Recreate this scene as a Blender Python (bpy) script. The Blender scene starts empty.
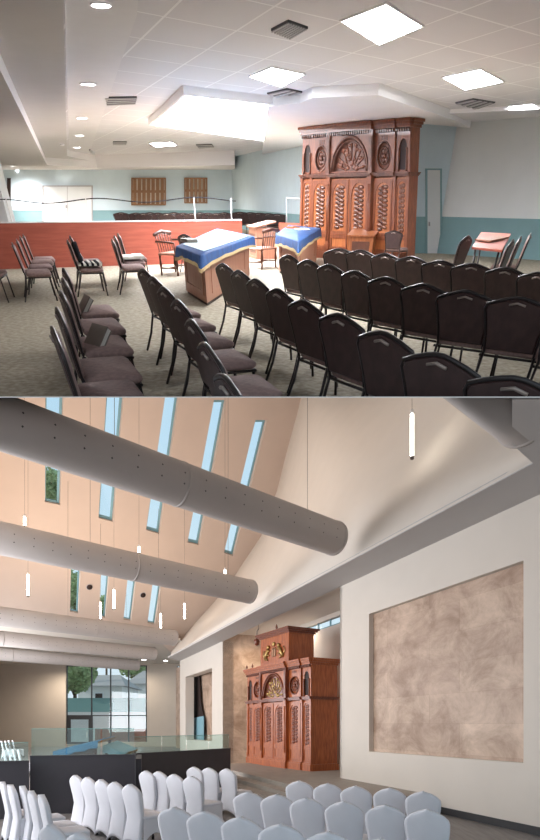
import bpy, bmesh, math, random
from mathutils import Vector, Matrix
from mathutils.geometry import tessellate_polygon
random.seed(7)
C = bpy.context.scene.collection
# ------------------------------------------------------------------ camera, world, exposure
F = 520.0; CX = 270.0; CY = 724.0
EYE = Vector((0, 0, 1.85))
cam_d = bpy.data.cameras.new('camera'); cam = bpy.data.objects.new('camera', cam_d); C.objects.link(cam)
cam.location = EYE; cam.rotation_euler = (math.pi/2, 0, 0)
cam_d.sensor_fit = 'HORIZONTAL'; cam_d.sensor_width = 36.0; cam_d.lens = F/540*36
cam_d.shift_y = (CY-420)/540; cam_d.clip_start = 0.05; cam_d.clip_end = 500
bpy.context.scene.camera = cam
sc = bpy.context.scene
sc.view_settings.view_transform = 'Standard'; sc.view_settings.look = 'None'
sc.view_settings.gamma = 1; sc.view_settings.use_curve_mapping = False
sc.view_settings.exposure = 0.0
w = bpy.data.worlds.new('world'); sc.world = w; w.use_nodes = True
nt = w.node_tree; bgn = nt.nodes['Background']
tc = nt.nodes.new('ShaderNodeTexCoord'); sx = nt.nodes.new('ShaderNodeSeparateXYZ'); cr = nt.nodes.new('ShaderNodeValToRGB')
nt.links.new(tc.outputs['Generated'], sx.inputs[0]); nt.links.new(sx.outputs['Z'], cr.inputs[0]); nt.links.new(cr.outputs[0], bgn.inputs[0])
cr.color_ramp.elements[0].position = 0.0; cr.color_ramp.elements[0].color = (0.80, 0.87, 0.93, 1)
cr.color_ramp.elements[1].position = 0.6; cr.color_ramp.elements[1].color = (0.46, 0.70, 0.88, 1)
e_ = cr.color_ramp.elements.new(0.22); e_.color = (0.68, 0.84, 0.93, 1)
bgn.inputs[1].default_value = 1.1

sd = bpy.data.lights.new('sun', 'SUN'); sd.energy = 2.5; sd.angle = 0.02; sd.color = (1,.95,.88)
so = bpy.data.objects.new('sun', sd); C.objects.link(so); so.rotation_euler = Vector((1,.2,-.5)).to_track_quat('-Z','Y').to_euler()
def area(name, loc, dr, sx_, sy_, en, col):
    d = bpy.data.lights.new(name, 'AREA'); d.shape = 'RECTANGLE'; d.size = sx_; d.size_y = sy_; d.energy = en; d.color = col
    o = bpy.data.objects.new(name, d); C.objects.link(o); o.location = loc; o.rotation_euler = Vector(dr).to_track_quat('-Z','Y').to_euler(); return o
# added cool fill at the lower hall's unseen left; warm uplights above the ducts
area('added_left_fill', (-10.2, 12, 3.2), (1, .45, -.05), 14, 4.5, 1300, (.93,.95,1))
area('added_left_fill', (-15.5, 24, 3.2), (1, .45, -.05), 10, 4.5, 1100, (.95,.96,1))
for (x_, y_), en_ in (((-5.2, 7.0), 90), ((-5.2, 13), 190), ((-9.5, 17), 240), ((-7.5, 22.5), 200)):
    o_ = area('duct_uplight', (x_, y_, 6.5), (0.25, 0, 1), 9, .5, en_, (1,.74,.52))
    o_.rotation_euler = (Matrix.Rotation(math.atan2(520,597),3,'Z') @ Matrix.Rotation(math.pi,3,'X')).to_euler()
# ------------------------------------------------------------------ the two halls: a local frame each
TH = math.atan((724-195)/F); HT = 1.41
MT = Matrix.Translation(EYE) @ Matrix.Rotation(TH, 4, 'X') @ Matrix.Translation((0, 0, -HT))   # upper hall
MB_ = Matrix.Identity(4)                                                                        # lower hall
class Hall:
    def __init__(s, M, tag):
        s.M = M; s.I = M.inverted(); s.eye = s.I @ EYE; s.tag = tag; s.objs = []
    def ray(s, px, py):
        return (s.I.to_3x3() @ Vector(((px-CX)/F, 1, (CY-py)/F)))
    def onZ(s, px, py, z=0.0):
        d = s.ray(px, py); k = (z-s.eye.z)/d.z; return s.eye + d*k
    def onP(s, px, py, P, n):
        d = s.ray(px, py); k = (P-s.eye).dot(n)/d.dot(n); return s.eye + d*k
    def atY(s, px, py, y):
        d = s.ray(px, py); return s.eye + d*(y/d.y)
T = Hall(MT, 'T'); B = Hall(MB_, 'B')
CUR = T

# ------------------------------------------------------------------ materials
def mat(name, col, rough=0.6, metal=0.0, noise=0.0, nscale=8.0, stretch=(1,1,1), col2=None, bump=0.0, emis=None, estr=0.0, coat=0.0, spec=None, coords='Object'):
    m = bpy.data.materials.new(name); m.use_nodes = True; n = m.node_tree.nodes; l = m.node_tree.links
    b = n['Principled BSDF']; b.inputs['Roughness'].default_value = rough; b.inputs['Metallic'].default_value = metal
    b.inputs['Base Color'].default_value = (*col, 1)
    if coat: b.inputs['Coat Weight'].default_value = coat
    if spec is not None: b.inputs['Specular IOR Level'].default_value = spec
    if emis: b.inputs['Emission Color'].default_value = (*emis, 1); b.inputs['Emission Strength'].default_value = estr
    if noise or col2:
        t = n.new('ShaderNodeTexCoord'); mp = n.new('ShaderNodeMapping'); mp.inputs['Scale'].default_value = stretch
        ns = n.new('ShaderNodeTexNoise'); ns.inputs['Scale'].default_value = nscale; ns.inputs['Detail'].default_value = 5
        r = n.new('ShaderNodeValToRGB'); c2 = col2 or tuple(max(0, c*(1-noise)) for c in col)
        r.color_ramp.elements[0].position = 0.35; r.color_ramp.elements[1].position = 0.68
        r.color_ramp.elements[0].color = (*c2, 1); r.color_ramp.elements[1].color = (*col, 1)
        l.new(t.outputs[coords], mp.inputs[0]); l.new(mp.outputs[0], ns.inputs[0]); l.new(ns.outputs[0], r.inputs[0]); l.new(r.outputs[0], b.inputs['Base Color'])
        if bump:
            bp = n.new('ShaderNodeBump'); bp.inputs['Strength'].default_value = bump; bp.inputs['Distance'].default_value = 0.02
            l.new(ns.outputs[0], bp.inputs['Height']); l.new(bp.outputs[0], b.inputs['Normal'])
    return m
def emit(name, col, st):
    return mat(name, (0.8,0.8,0.8), emis=col, estr=st)
def glass(name, col=(0.9,0.96,0.97), alpha=0.15, rough=0.02):
    m = bpy.data.materials.new(name); m.use_nodes = True; n = m.node_tree.nodes; l = m.node_tree.links
    n.clear(); o = n.new('ShaderNodeOutputMaterial'); t = n.new('ShaderNodeBsdfTransparent'); g = n.new('ShaderNodeBsdfGlossy'); x = n.new('ShaderNodeMixShader')
    t.inputs[0].default_value = (*col, 1); g.inputs['Roughness'].default_value = rough; x.inputs[0].default_value = alpha
    l.new(t.outputs[0], x.inputs[1]); l.new(g.outputs[0], x.inputs[2]); l.new(x.outputs[0], o.inputs[0]); return m
def tile_mat(name, u, v, org, col, line, wd=0.035):
    """ceiling tiles: grid lines of the basis u, v on the local XY plane"""
    m = mat(name, col, 0.85); n = m.node_tree.nodes; l = m.node_tree.links; b = n['Principled BSDF']
    det = u.x*v.y-u.y*v.x
    ga = (v.y/det, -v.x/det, 0); gb = (-u.y/det, u.x/det, 0)
    t = n.new('ShaderNodeTexCoord'); sub = n.new('ShaderNodeVectorMath'); sub.operation = 'SUBTRACT'; sub.inputs[1].default_value = (org.x, org.y, 0)
    l.new(t.outputs['Object'], sub.inputs[0]); masks = []
    for g in (ga, gb):
        d = n.new('ShaderNodeVectorMath'); d.operation = 'DOT_PRODUCT'; d.inputs[1].default_value = g; l.new(sub.outputs[0], d.inputs[0])
        a = n.new('ShaderNodeMath'); a.operation = 'ADD'; a.inputs[1].default_value = 100+wd/2; l.new(d.outputs['Value'], a.inputs[0])
        f = n.new('ShaderNodeMath'); f.operation = 'FRACT'; l.new(a.outputs[0], f.inputs[0])
        k = n.new('ShaderNodeMath'); k.operation = 'LESS_THAN'; k.inputs[1].default_value = wd; l.new(f.outputs[0], k.inputs[0]); masks.append(k)
    mx = n.new('ShaderNodeMath'); mx.operation = 'MAXIMUM'; l.new(masks[0].outputs[0], mx.inputs[0]); l.new(masks[1].outputs[0], mx.inputs[1])
    c = n.new('ShaderNodeMix'); c.data_type = 'RGBA'; c.inputs[6].default_value = (*col,1); c.inputs[7].default_value = (*line,1)
    l.new(mx.outputs[0], c.inputs[0]); l.new(c.outputs[2], b.inputs['Base Color']); return m
def stone_mat(name):
    m = mat(name, (0.74,0.58,0.465), 0.5, col2=(0.36,0.245,0.175), nscale=1.1, stretch=(1,1,1.3)); n = m.node_tree.nodes; l = m.node_tree.links; b = n['Principled BSDF']
    ns = [x for x in n if x.type == 'TEX_NOISE'][0]; ns.inputs['Detail'].default_value = 12; ns.inputs['Roughness'].default_value = 0.72; ns.inputs['Distortion'].default_value = 0.5
    rp = [x for x in n if x.type == 'VALTORGB'][0]
    t = n.new('ShaderNodeTexCoord'); mp = n.new('ShaderNodeMapping'); mp.inputs['Rotation'].default_value = (math.pi/2, 0, 0)
    br = n.new('ShaderNodeTexBrick'); br.offset = 0.37; br.inputs['Scale'].default_value = 1.0; br.inputs['Brick Width'].default_value = 0.95; br.inputs['Row Height'].default_value = 0.62
    br.inputs['Color1'].default_value = (1.0,0.98,0.94,1); br.inputs['Color2'].default_value = (0.80,0.74,0.70,1); br.inputs['Mortar'].default_value = (0.75,0.68,0.62,1); br.inputs['Mortar Size'].default_value = 0.004
    l.new(t.outputs['Object'], mp.inputs[0]); l.new(mp.outputs[0], br.inputs[0])
    mx = n.new('ShaderNodeMix'); mx.data_type = 'RGBA'; mx.blend_type = 'MULTIPLY'; mx.inputs[0].default_value = 0.75
    l.new(rp.outputs[0], mx.inputs[6]); l.new(br.outputs[0], mx.inputs[7]); l.new(mx.outputs[2], b.inputs['Base Color']); return m

M = dict(
 carpet=mat('carpet', (0.43,0.385,0.30), 0.95, col2=(0.26,0.225,0.165), nscale=14.0, bump=0.3),
 blue_wall=mat('pale_blue_paint', (0.66,0.78,0.86), 0.7, noise=0.04, nscale=2),
 white_wall=mat('white_paint', (0.80,0.82,0.84), 0.7, noise=0.03, nscale=2),
 teal=mat('teal_paint', (0.25,0.42,0.46), 0.7, noise=0.05, nscale=2),
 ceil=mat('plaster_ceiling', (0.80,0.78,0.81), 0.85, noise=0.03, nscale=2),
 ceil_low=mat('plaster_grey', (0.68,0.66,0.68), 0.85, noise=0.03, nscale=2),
 fascia=mat('fascia_white', (0.93,0.91,0.93), 0.8),
 partition=mat('red_brown_laminate', (0.40,0.095,0.058), 0.45, col2=(0.32,0.070,0.042), nscale=4, stretch=(0.3,1,6)),
 white_metal=mat('white_metal', (0.80,0.80,0.80), 0.4),
 fabric=mat('mauve_brown_fabric', (0.29,0.195,0.18), 0.9, noise=0.22, nscale=30),
 shell=mat('dark_maroon_vinyl', (0.060,0.031,0.029), 0.5, noise=0.3, nscale=12),
 frame=mat('black_steel', (0.030,0.024,0.024), 0.3, 0.4),
 handle=mat('handle_painted_gleam', (0.30,0.24,0.21), 0.35, 0.3),  # lighter tone paints in the gleam along the chair handle
 cherry=mat('cherry_wood', (0.47,0.130,0.034), 0.36, col2=(0.27,0.060,0.016), nscale=5, stretch=(6,6,0.6), coat=0.1, bump=0.05),
 cherry_dark=mat('dark_cherry_carving', (0.22,0.055,0.022), 0.4, col2=(0.15,0.036,0.015), nscale=14, stretch=(1,1,0.7), coat=0.2, bump=0.4),
 wal=mat('walnut_stain', (0.24,0.075,0.032), 0.35, col2=(0.13,0.036,0.018), nscale=5, stretch=(6,6,0.6), coat=0.3, bump=0.05),
 wal_door=mat('golden_walnut', (0.40,0.135,0.045), 0.35, col2=(0.25,0.075,0.026), nscale=5, stretch=(6,6,0.6), coat=0.3, bump=0.05),
 wal_dark=mat('dark_walnut_carving', (0.165,0.055,0.028), 0.4, col2=(0.08,0.025,0.014), nscale=14, coat=0.3, bump=0.4),
 gold=mat('old_gold', (0.55,0.36,0.13), 0.35, 0.7, noise=0.4, nscale=20),
 cavity=mat('deep_brown_cavity', (0.025,0.012,0.010), 0.7),
 tabwood=mat('pink_oak_veneer', (0.36,0.17,0.105), 0.5, col2=(0.29,0.125,0.08), nscale=4, stretch=(5,5,0.5)),
 blue_cloth=mat('royal_blue_velvet', (0.008,0.075,0.25), 0.75, col2=(0.010,0.045,0.17), nscale=6),
 cover=mat('pale_cloth', (0.50,0.66,0.76), 0.8, noise=0.08, nscale=5),
 fringe=mat('gold_fringe', (0.66,0.50,0.26), 0.8, noise=0.3, nscale=40),
 darkwood=mat('old_armchair_wood', (0.12,0.042,0.024), 0.4, noise=0.3, nscale=6),
 shutter=mat('shutter_wood', (0.34,0.17,0.08), 0.5, noise=0.2, nscale=6),
 paper=mat('paper', (0.74,0.72,0.66), 0.8),
 bookc=mat('grey_brown_cover', (0.20,0.17,0.14), 0.6),
 black=mat('black_cloth', (0.02,0.02,0.025), 0.9, spec=.1),
 grey_metal=mat('grille_grey', (0.42,0.40,0.42), 0.5), slot=mat('grille_slot', (0.06,0.055,0.06), 0.6),
 panel_light=emit('light_panel', (0.95,0.97,1.0), 60.0), big_light=emit('skylight_panel', (0.93,0.95,1.0), 26.0), spot=emit('downlight_lens', (1.0,0.97,0.95), 30.0),
 # lower hall
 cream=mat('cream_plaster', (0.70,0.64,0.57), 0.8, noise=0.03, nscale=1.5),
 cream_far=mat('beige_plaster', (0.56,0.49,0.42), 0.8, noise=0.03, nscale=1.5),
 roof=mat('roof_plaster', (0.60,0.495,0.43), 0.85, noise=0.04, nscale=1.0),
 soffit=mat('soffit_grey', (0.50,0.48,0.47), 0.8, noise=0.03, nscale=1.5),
 duct=mat('fabric_duct', (0.50,0.455,0.43), 0.75, noise=0.05, nscale=2),
 dot=mat('duct_nozzle', (0.05,0.045,0.045), 0.8),
 stone=stone_mat('marble_stone'),
 floor2=mat('grey_plank_floor', (0.27,0.25,0.24), 0.45, col2=(0.19,0.175,0.165), nscale=2.2, stretch=(6,0.8,1)),
 darkp=mat('charcoal_panel', (0.050,0.046,0.056), 0.45, noise=0.1, nscale=3),
 skirting=mat('black_skirting', (0.03,0.03,0.033), 0.5),
 stretchc=mat('white_stretch_cover', (0.80,0.80,0.85), 0.7, noise=0.04, nscale=5),
 teal_frame=mat('blue_grey_frame', (0.22,0.42,0.50), 0.4), black_frame=mat('black_frame', (0.018,0.018,0.02), 0.4),
 glass=glass('window_glass', (0.95,0.98,0.99), 0.05), screen=glass('screen_glass', (0.82,0.92,0.90), 0.07), screen_edge=mat('glass_edge', (0.20,0.42,0.40), 0.2),
 tube=emit('tube_lamp', (1.0,0.93,0.82), 14.0), cable=mat('cable', (0.14,0.12,0.11), 0.6),
 leaf=mat('leaf', (0.50,0.62,0.30), 0.8, noise=0.5, nscale=3), bark=mat('bark', (0.12,0.08,0.05), 0.9),
 house=mat('house_wall', (0.80,0.78,0.74), 0.8), house_roof=mat('house_roof', (0.42,0.38,0.36), 0.9), fence=mat('teal_fence', (0.20,0.36,0.34), 0.8), gwall=mat('white_garden_wall', (0.85,0.85,0.85), 0.8),
 brick=mat('brick_red', (0.40,0.20,0.15), 0.9, noise=0.2, nscale=6), asphalt=mat('asphalt', (0.35,0.35,0.35), 0.95), blue2=mat('turquoise_cloth', (0.01,0.12,0.24), 0.7, noise=0.2, nscale=5),
 step=mat('stone_step', (0.36,0.32,0.28), 0.7, noise=0.12, nscale=4), slab=mat('slab_plaster', (0.55,0.52,0.50), 0.8))

# ------------------------------------------------------------------ mesh helpers
class G:
    """collects shapes into ONE mesh"""
    def __init__(s): s.v = []; s.f = []; s.m = []; s.sm = []; s.cur = 0
    def add(s, vs, fs, smooth=False, X=None):
        b = len(s.v)
        for p in vs:
            p = Vector(p); s.v.append(X @ p if X else p)
        for f in fs: s.f.append([b+i for i in f]); s.m.append(s.cur); s.sm.append(smooth)
        return s
    def box(s, x0, x1, y0, y1, z0, z1, X=None):
        vs = [(x,y,z) for z in (z0,z1) for y in (y0,y1) for x in (x0,x1)]
        return s.add(vs, [(0,2,3,1),(4,5,7,6),(0,1,5,4),(2,6,7,3),(0,4,6,2),(1,3,7,5)], False, X)
    def rbox(s, x0, x1, y0, y1, z0, z1, r=0.02, dome=0.0, n=4, X=None):
        """rounded-outline pad with softened edges"""
        pts = []
        for cx_, cy_, a0 in ((x1-r*2,y1-r*2,0),(x0+r*2,y1-r*2,90),(x0+r*2,y0+r*2,180),(x1-r*2,y0+r*2,270)):
            for k in range(n+1):
                a = math.radians(a0+90*k/n); pts.append((cx_, cy_, math.cos(a), math.sin(a)))
        rings = []
        for z, rr in ((z0, r*1.4),(z0+r*.5, r*2),(z1-r*.5, r*2),(z1, r*1.2)):
            rings.append([(cx_+ca*rr, cy_+sa*rr, z) for cx_,cy_,ca,sa in pts])
        N = len(pts); vs = [p for R in rings for p in R]; fs = []
        for k in range(3):
            for i in range(N): fs.append((k*N+i, k*N+(i+1)%N, (k+1)*N+(i+1)%N, (k+1)*N+i))
        fs.append(tuple(range(N))[::-1]); vs.append(((x0+x1)/2,(y0+y1)/2,z1+dome)); c = len(vs)-1
        for i in range(N): fs.append((3*N+i, 3*N+(i+1)%N, c))
        return s.add(vs, fs, True, X)
    def tube(s, pts, r, n=8, cap=True, closed=False, X=None, r2=None):
        pts = [Vector(p) for p in pts]; N = len(pts); vs = []; fs = []; up = None
        for i, p in enumerate(pts):
            a = pts[(i-1) % N] if (closed or i > 0) else pts[i]; b = pts[(i+1) % N] if (closed or i < N-1) else pts[i]
            t = (b-a).normalized()
            if up is None: up = Vector((0,0,1)) if abs(t.z) < 0.9 else Vector((1,0,0))
            u = up.cross(t)
            if u.length < 1e-4: u = Vector((0,1,0)).cross(t)
            u.normalize(); v = t.cross(u); up = v
            rr = r if r2 is None else r+(r2-r)*i/(N-1)
            for k in range(n): q = 2*math.pi*k/n; vs.append(p+u*math.cos(q)*rr+v*math.sin(q)*rr)
        for i in range(N if closed else N-1):
            j = (i+1) % N
            for k in range(n): fs.append((i*n+k, i*n+(k+1)%n, j*n+(k+1)%n, j*n+k))
        if cap and not closed: fs.append(tuple(range(n))[::-1]); fs.append(tuple((N-1)*n+k for k in range(n)))
        return s.add(vs, fs, True, X)
    def lathe(s, prof, c=(0,0,0), n=12, X=None):
        vs = []; fs = []; K = len(prof)
        for r, z in prof:
            for k in range(n): a = 2*math.pi*k/n; vs.append((c[0]+r*math.cos(a), c[1]+r*math.sin(a), c[2]+z))
        for i in range(K-1):
            for k in range(n): fs.append((i*n+k, i*n+(k+1)%n, (i+1)*n+(k+1)%n, (i+1)*n+k))
        fs.append(tuple(range(n))[::-1]); fs.append(tuple((K-1)*n+k for k in range(n)))
        return s.add(vs, fs, True, X)
    def plate(s, outer, holes=(), off=Vector((0,0,1)), X=None):
        """flat polygon with holes (3-D points), extruded by the vector off"""
        loops = [[Vector(p) for p in outer]] + [[Vector(p) for p in h] for h in holes]
        flat = [p for L in loops for p in L]; tri = tessellate_polygon(loops); N = len(flat)
        fs = [tuple(t) for t in tri] + [tuple(N+i for i in t[::-1]) for t in tri]; b = 0
        for L in loops:
            n = len(L)
            for i in range(n): j = (i+1) % n; fs.append((b+i, b+j, N+b+j, N+b+i))
            b += n
        return s.add(flat+[p+Vector(off) for p in flat], fs, False, X)
    def sphere(s, c, r, n=10, m=7, sc_=(1,1,1), X=None):
        vs = []; fs = []
        for i in range(m+1):
            a = math.pi*i/m
            for k in range(n): q = 2*math.pi*k/n; vs.append((c[0]+r*sc_[0]*math.sin(a)*math.cos(q), c[1]+r*sc_[1]*math.sin(a)*math.sin(q), c[2]+r*sc_[2]*math.cos(a)))
        for i in range(m):
            for k in range(n): fs.append((i*n+k, i*n+(k+1)%n, (i+1)*n+(k+1)%n, (i+1)*n+k))
        return s.add(vs, fs, True, X)
    def obj(s, name, mats, parent=None, Mx=None):
        me = bpy.data.meshes.new(name); me.from_pydata([tuple(v) for v in s.v], [], s.f)
        if not isinstance(mats, (list, tuple)): mats = [mats]
        for m in mats: me.materials.append(M[m] if isinstance(m, str) else m)
        for p, mi, sm in zip(me.polygons, s.m, s.sm): p.material_index = mi; p.use_smooth = sm
        bm = bmesh.new(); bm.from_mesh(me); bmesh.ops.remove_doubles(bm, verts=bm.verts, dist=1e-6); bmesh.ops.recalc_face_normals(bm, faces=bm.faces); bm.to_mesh(me); bm.free()
        o = bpy.data.objects.new(name, me); C.objects.link(o)
        if parent: o.parent = parent
        else:
            o.matrix_world = CUR.M @ (Mx if Mx else Matrix.Identity(4)); CUR.objs.append(o)
        return o
def tag(o, label, cat, group=None, kind=None):
    o['label'] = label; o['category'] = cat
    if group: o['group'] = group
    if kind: o['kind'] = kind
    return o
def struct(g, name, m, label=None, cat=None, parent=None):
    o = g.obj(name, m, parent)
    if not parent:
        o['kind'] = 'structure'
        if label: o['label'] = label
        if cat: o['category'] = cat
    return o
def at(x, y, z=0.0, az=0.0): return Matrix.Translation((x, y, z)) @ Matrix.Rotation(az, 4, 'Z')
def thing(name, label, cat, X, group=None):
    o = bpy.data.objects.new(name, None); C.objects.link(o); o.empty_display_size = 0.1
    o.matrix_world = CUR.M @ X; CUR.objs.append(o); return tag(o, label, cat, group)
def dup(root, X, label, group=None):
    r = root.copy(); C.objects.link(r); r.matrix_world = CUR.M @ X; r['label'] = label
    if group: r['group'] = group
    for ch in list(root.children):
        c = ch.copy(); C.objects.link(c); c.parent = r
        for g in list(ch.children): d = g.copy(); C.objects.link(d); d.parent = c
    CUR.objs.append(r); return r
def arc(cx_, cz, r, a0, a1, n, rz=None):
    return [(cx_+r*math.cos(math.radians(a0+(a1-a0)*k/n)), cz+(rz or r)*math.sin(math.radians(a0+(a1-a0)*k/n))) for k in range(n+1)]

# ================================================================== DIVIDING FLOOR between the halls
TU = (CY-396.6)/F; TL = (CY-397.6)/F
def slabpt(x, y, t): return (x, y, EYE.z+t*y)
CUR = B
g = G()
vs = [slabpt(x, y, t) for t in (TL, TU) for y in (1.6, 32) for x in (-1.6 if y < 2 else -28, 1.6 if y < 2 else 26)]
g.add(vs, [(0,1,3,2),(4,6,7,5),(0,4,5,1),(2,3,7,6),(0,2,6,4),(1,5,7,3)])
slab = struct(g, 'ceiling', 'slab'); B.objs.remove(slab)

exec_after = []
# ================================================================== UPPER HALL: setting
CUR = T
ZH, ZM, ZL, ZA = 2.95, 2.72, 2.46, 2.80
g = G(); g.box(-26, 22, 3.0, 60, -0.02, 0.0); struct(g, 'floor', 'carpet')
P1 = [T.onZ(*p, ZH) for p in ((342,22),(386,5),(422,27),(379,45))]
M['tiles'] = tile_mat('ceiling_tiles', Vector((.50,-1.28,0)), Vector((.86,.78,0)), P1[0], (0.74,0.72,0.76), (0.93,0.92,0.95), .03)
g = G(); g.box(-26, 22, 3.0, 62, ZH, ZH+0.05); struct(g, 'ceiling_tiled', 'tiles', 'ceiling of square tiles on a thin white grid', 'ceiling')
def soffit(name, pxs, z, m, extra=(), ztop=None):
    pts = [T.onZ(x, y, z) for x, y in pxs] + [Vector((a, b, z)) for a, b in extra]
    g = G(); g.plate(pts, off=(0,0,(ztop or ZH)-z)); 
    return struct(g, name, m)
# stepped bands at the left: the low grey band, the middle band, the downlight band
def band(name, edge, z, m, mf, far):
    pts = [T.onZ(x, y, z) for x, y in edge]
    g = G(); g.plate(pts+[Vector(p+(z,)) for p in far], off=(0,0,ZH-z))
    o = struct(g, name, [m, mf])
    for p in o.data.polygons:
        if abs(p.normal.z) < 0.5: p.material_index = 1
    return o
a0 = T.onZ(137,15,ZH-0.02); a1 = T.onZ(92,150,ZH-0.02)
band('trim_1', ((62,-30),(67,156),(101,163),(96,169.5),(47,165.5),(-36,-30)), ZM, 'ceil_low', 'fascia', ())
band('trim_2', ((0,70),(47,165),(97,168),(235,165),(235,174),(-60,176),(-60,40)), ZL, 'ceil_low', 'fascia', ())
g = G(); g.plate([T.onZ(x,y,ZH-0.02) for x,y in ((140,-30),(137,15),(90,152),(69,152),(64,-30))], off=(0,0,0.02)); struct(g, 'trim_3', 'ceil')
# dropped ceiling over the carved cabinet
band('trim_4', ((268,107),(300,103),(312,98),(378,95),(457,121),(470,128),(425,124),(300,150),(262,158)), ZA, 'ceil', 'fascia', ())
band('trim_5', ((540,117),(457,120.5),(440,114),(560,108)), 2.88, 'ceil', 'fascia', ())
# walls: vertical faces given by two plan points
class Wall:
    def __init__(s, hall, a, b):
        s.h = hall; s.a = Vector((a[0],a[1],0)); s.b = Vector((b[0],b[1],0)); s.u = (s.b-s.a).normalized(); s.n = Vector((s.u.y, -s.u.x, 0))
        if s.n.dot(Vector((hall.eye.x,hall.eye.y,0))-s.a) < 0: s.n = -s.n
    def p(s, px, py, off=0.0): return s.h.onP(px, py, s.a+s.n*off, s.n)
    def foot(s, px, py=200, off=0): q = s.p(px, py, off); return Vector((q.x, q.y, 0))
    def quad(s, g, x0, x1, y0, y1, off=0.0, th=0.05):
        """a board on the wall covering these pixels; off: its front face in front of the wall"""
        return g.plate([s.p(x0,y0,off), s.p(x1,y0,off), s.p(x1,y1,off), s.p(x0,y1,off)], off=-s.n*th)
    def full(s, g, z0, z1, th=0.1, off=0.0, a=None, b=None):
        a = (a or s.a)+s.n*off; b = (b or s.b)+s.n*off; Z = Vector((0,0,1))
        return g.plate([a+Z*z0, b+Z*z0, b+Z*z1, a+Z*z1], off=-s.n*th)
YF = 45.0
xl = T.atY(-40,180,YF); xr = T.atY(232,180,YF)
WF = Wall(T, (xl.x, YF), (xr.x, YF))
c0 = T.onZ(457,125,ZH-0.04); c1 = T.onZ(545,118,ZH-0.04); d0 = c1+(c1-c0)*1.5
WR = Wall(T, (c0.x,c0.y), (d0.x,d0.y))
def zof(wall, px, py): return wall.p(px, py).z
dl = T.onZ(415,122.5,ZA+0.08)
WD = Wall(T, (T.atY(380,200,24).x, 24), (c0.x, c0.y))
zw = zof(WR, 447, 218)
for nm, W_, zz, zt, mm in (('wall_right', WR, zof(WR,447,218), ZH, 'white_wall'), ('wall_door', WD, zof(WR,447,218), ZH, 'blue_wall'), ('wall_far', WF, zof(WF,100,211), ZH, 'blue_wall')):
    g = G(); W_.full(g, zz, zt); struct(g, nm if nm != 'wall_door' else 'wall_back_right', mm)
    g = G(); W_.full(g, 0, zz); struct(g, 'wall_dado_'+nm[5:], 'teal')
    g = G(); W_.full(g, zz-0.02, zz+0.03, 0.12, 0.02); struct(g, {'wall_right':'trim_6','wall_door':'trim_7','wall_far':'trim_8'}[nm], 'teal')
# wall from the far right corner of the far wall towards the cabinet
e1 = T.atY(310,200,30); WS = Wall(T, (xr.x, YF), (e1.x, e1.y))
g = G(); WS.full(g, zof(WS,260,211), ZH); struct(g, 'wall_side_right', 'blue_wall'); g = G(); WS.full(g, 0, zof(WS,260,211)); struct(g, 'wall_dado_side', 'teal')
g = G(); WB2 = Wall(T, (e1.x, e1.y), (T.atY(380,200,24).x, 24)); WB2.full(g, 0, ZH); struct(g, 'wall_behind_cabinet', 'blue_wall')
# left wall out of frame and the white pier at the frame edge
g = G(); g.box(-26.2, -26, 3, 60, 0, ZH); struct(g, 'wall_left', 'blue_wall')
wp = Wall(T, (T.atY(-60,180,30).x,30), (T.atY(-2,180,30).x,30)); g = G(); wp.full(g, 0, ZL, 0.8); struct(g, 'wall_pier', 'white_wall')
# double door in the far wall
def door_leaf(W_, nm, x0, x1, y0, y1, m, mf, fr=1.4, handle=None, split=None):
    g = G(); W_.quad(g, x0, x1, y0, y1, 0.05, 0.04); o = struct(g, nm, m)
    g = G(); W_.quad(g, x0-fr, x0, y0-fr, y1, 0.09, 0.08); W_.quad(g, x1, x1+fr, y0-fr, y1, 0.09, 0.08); W_.quad(g, x0, x1, y0-fr, y0, 0.09, 0.08)
    if split: W_.quad(g, split-.15, split+.15, y0, y1, 0.06, 0.02)
    g.obj('door_frame', mf, o)
    if handle: g = G(); W_.quad(g, *handle, 0.12, 0.05); g.obj('door_handle', 'grey_metal', o)
    return o
door_leaf(WF, 'door_1', 43, 91.5, 186.5, 228, 'white_wall', 'grey_metal', 1.0, (65.5,66.8,205,208), 67.4)
door_leaf(WD, 'door_2', 427.5, 440.5, 170, 266, 'white_wall', 'teal', 1.5, (429,430.2,222,226))
# two shuttered windows and the alcove between them
def shutter_window(n, x0, x1, y0, y1, bars):
    g = G(); WF.quad(g, x0, x1, y0, y1, 0.03, 0.05); o = struct(g, 'window_%d' % n, 'paper')
    g = G(); t = 1.3
    for a, b in ((x0-t,x0),(x1,x1+t)): WF.quad(g, a, b, y0-t, y1+t, 0.12, 0.1)
    WF.quad(g, x0, x1, y0-t, y0, 0.12, 0.1); WF.quad(g, x0, x1, y1, y1+t, 0.12, 0.1); g.obj('window_frame', 'shutter', o)
    g = G()
    for k in range(bars):
        xx = x0+(x1-x0)*(k+0.5)/bars; ww = (x1-x0)/bars*0.36; WF.quad(g, xx-ww, xx+ww, y0, y1, 0.10, 0.03)
    WF.quad(g, x0, x1, y0+(y1-y0)*.45, y0+(y1-y0)*.55, 0.11, 0.03); g.obj('shutter', 'shutter', o)
shutter_window(1, 132.5, 164.5, 179, 204, 7); shutter_window(2, 185.5, 206, 179, 202, 5)
g = G(); WF.quad(g, 170, 181, 178.5, 205, 0.02, 0.03); o = struct(g, 'wall_alcove', 'blue_wall')
g = G(); WF.quad(g, 118, 128, 177, 206, 0.02, 0.03); struct(g, 'wall_panel', 'blue_wall')
g = G(); WF.quad(g, 7, 10.5, 178, 214, 0.05, 0.05); struct(g, 'wall_opening', 'cavity')
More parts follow.
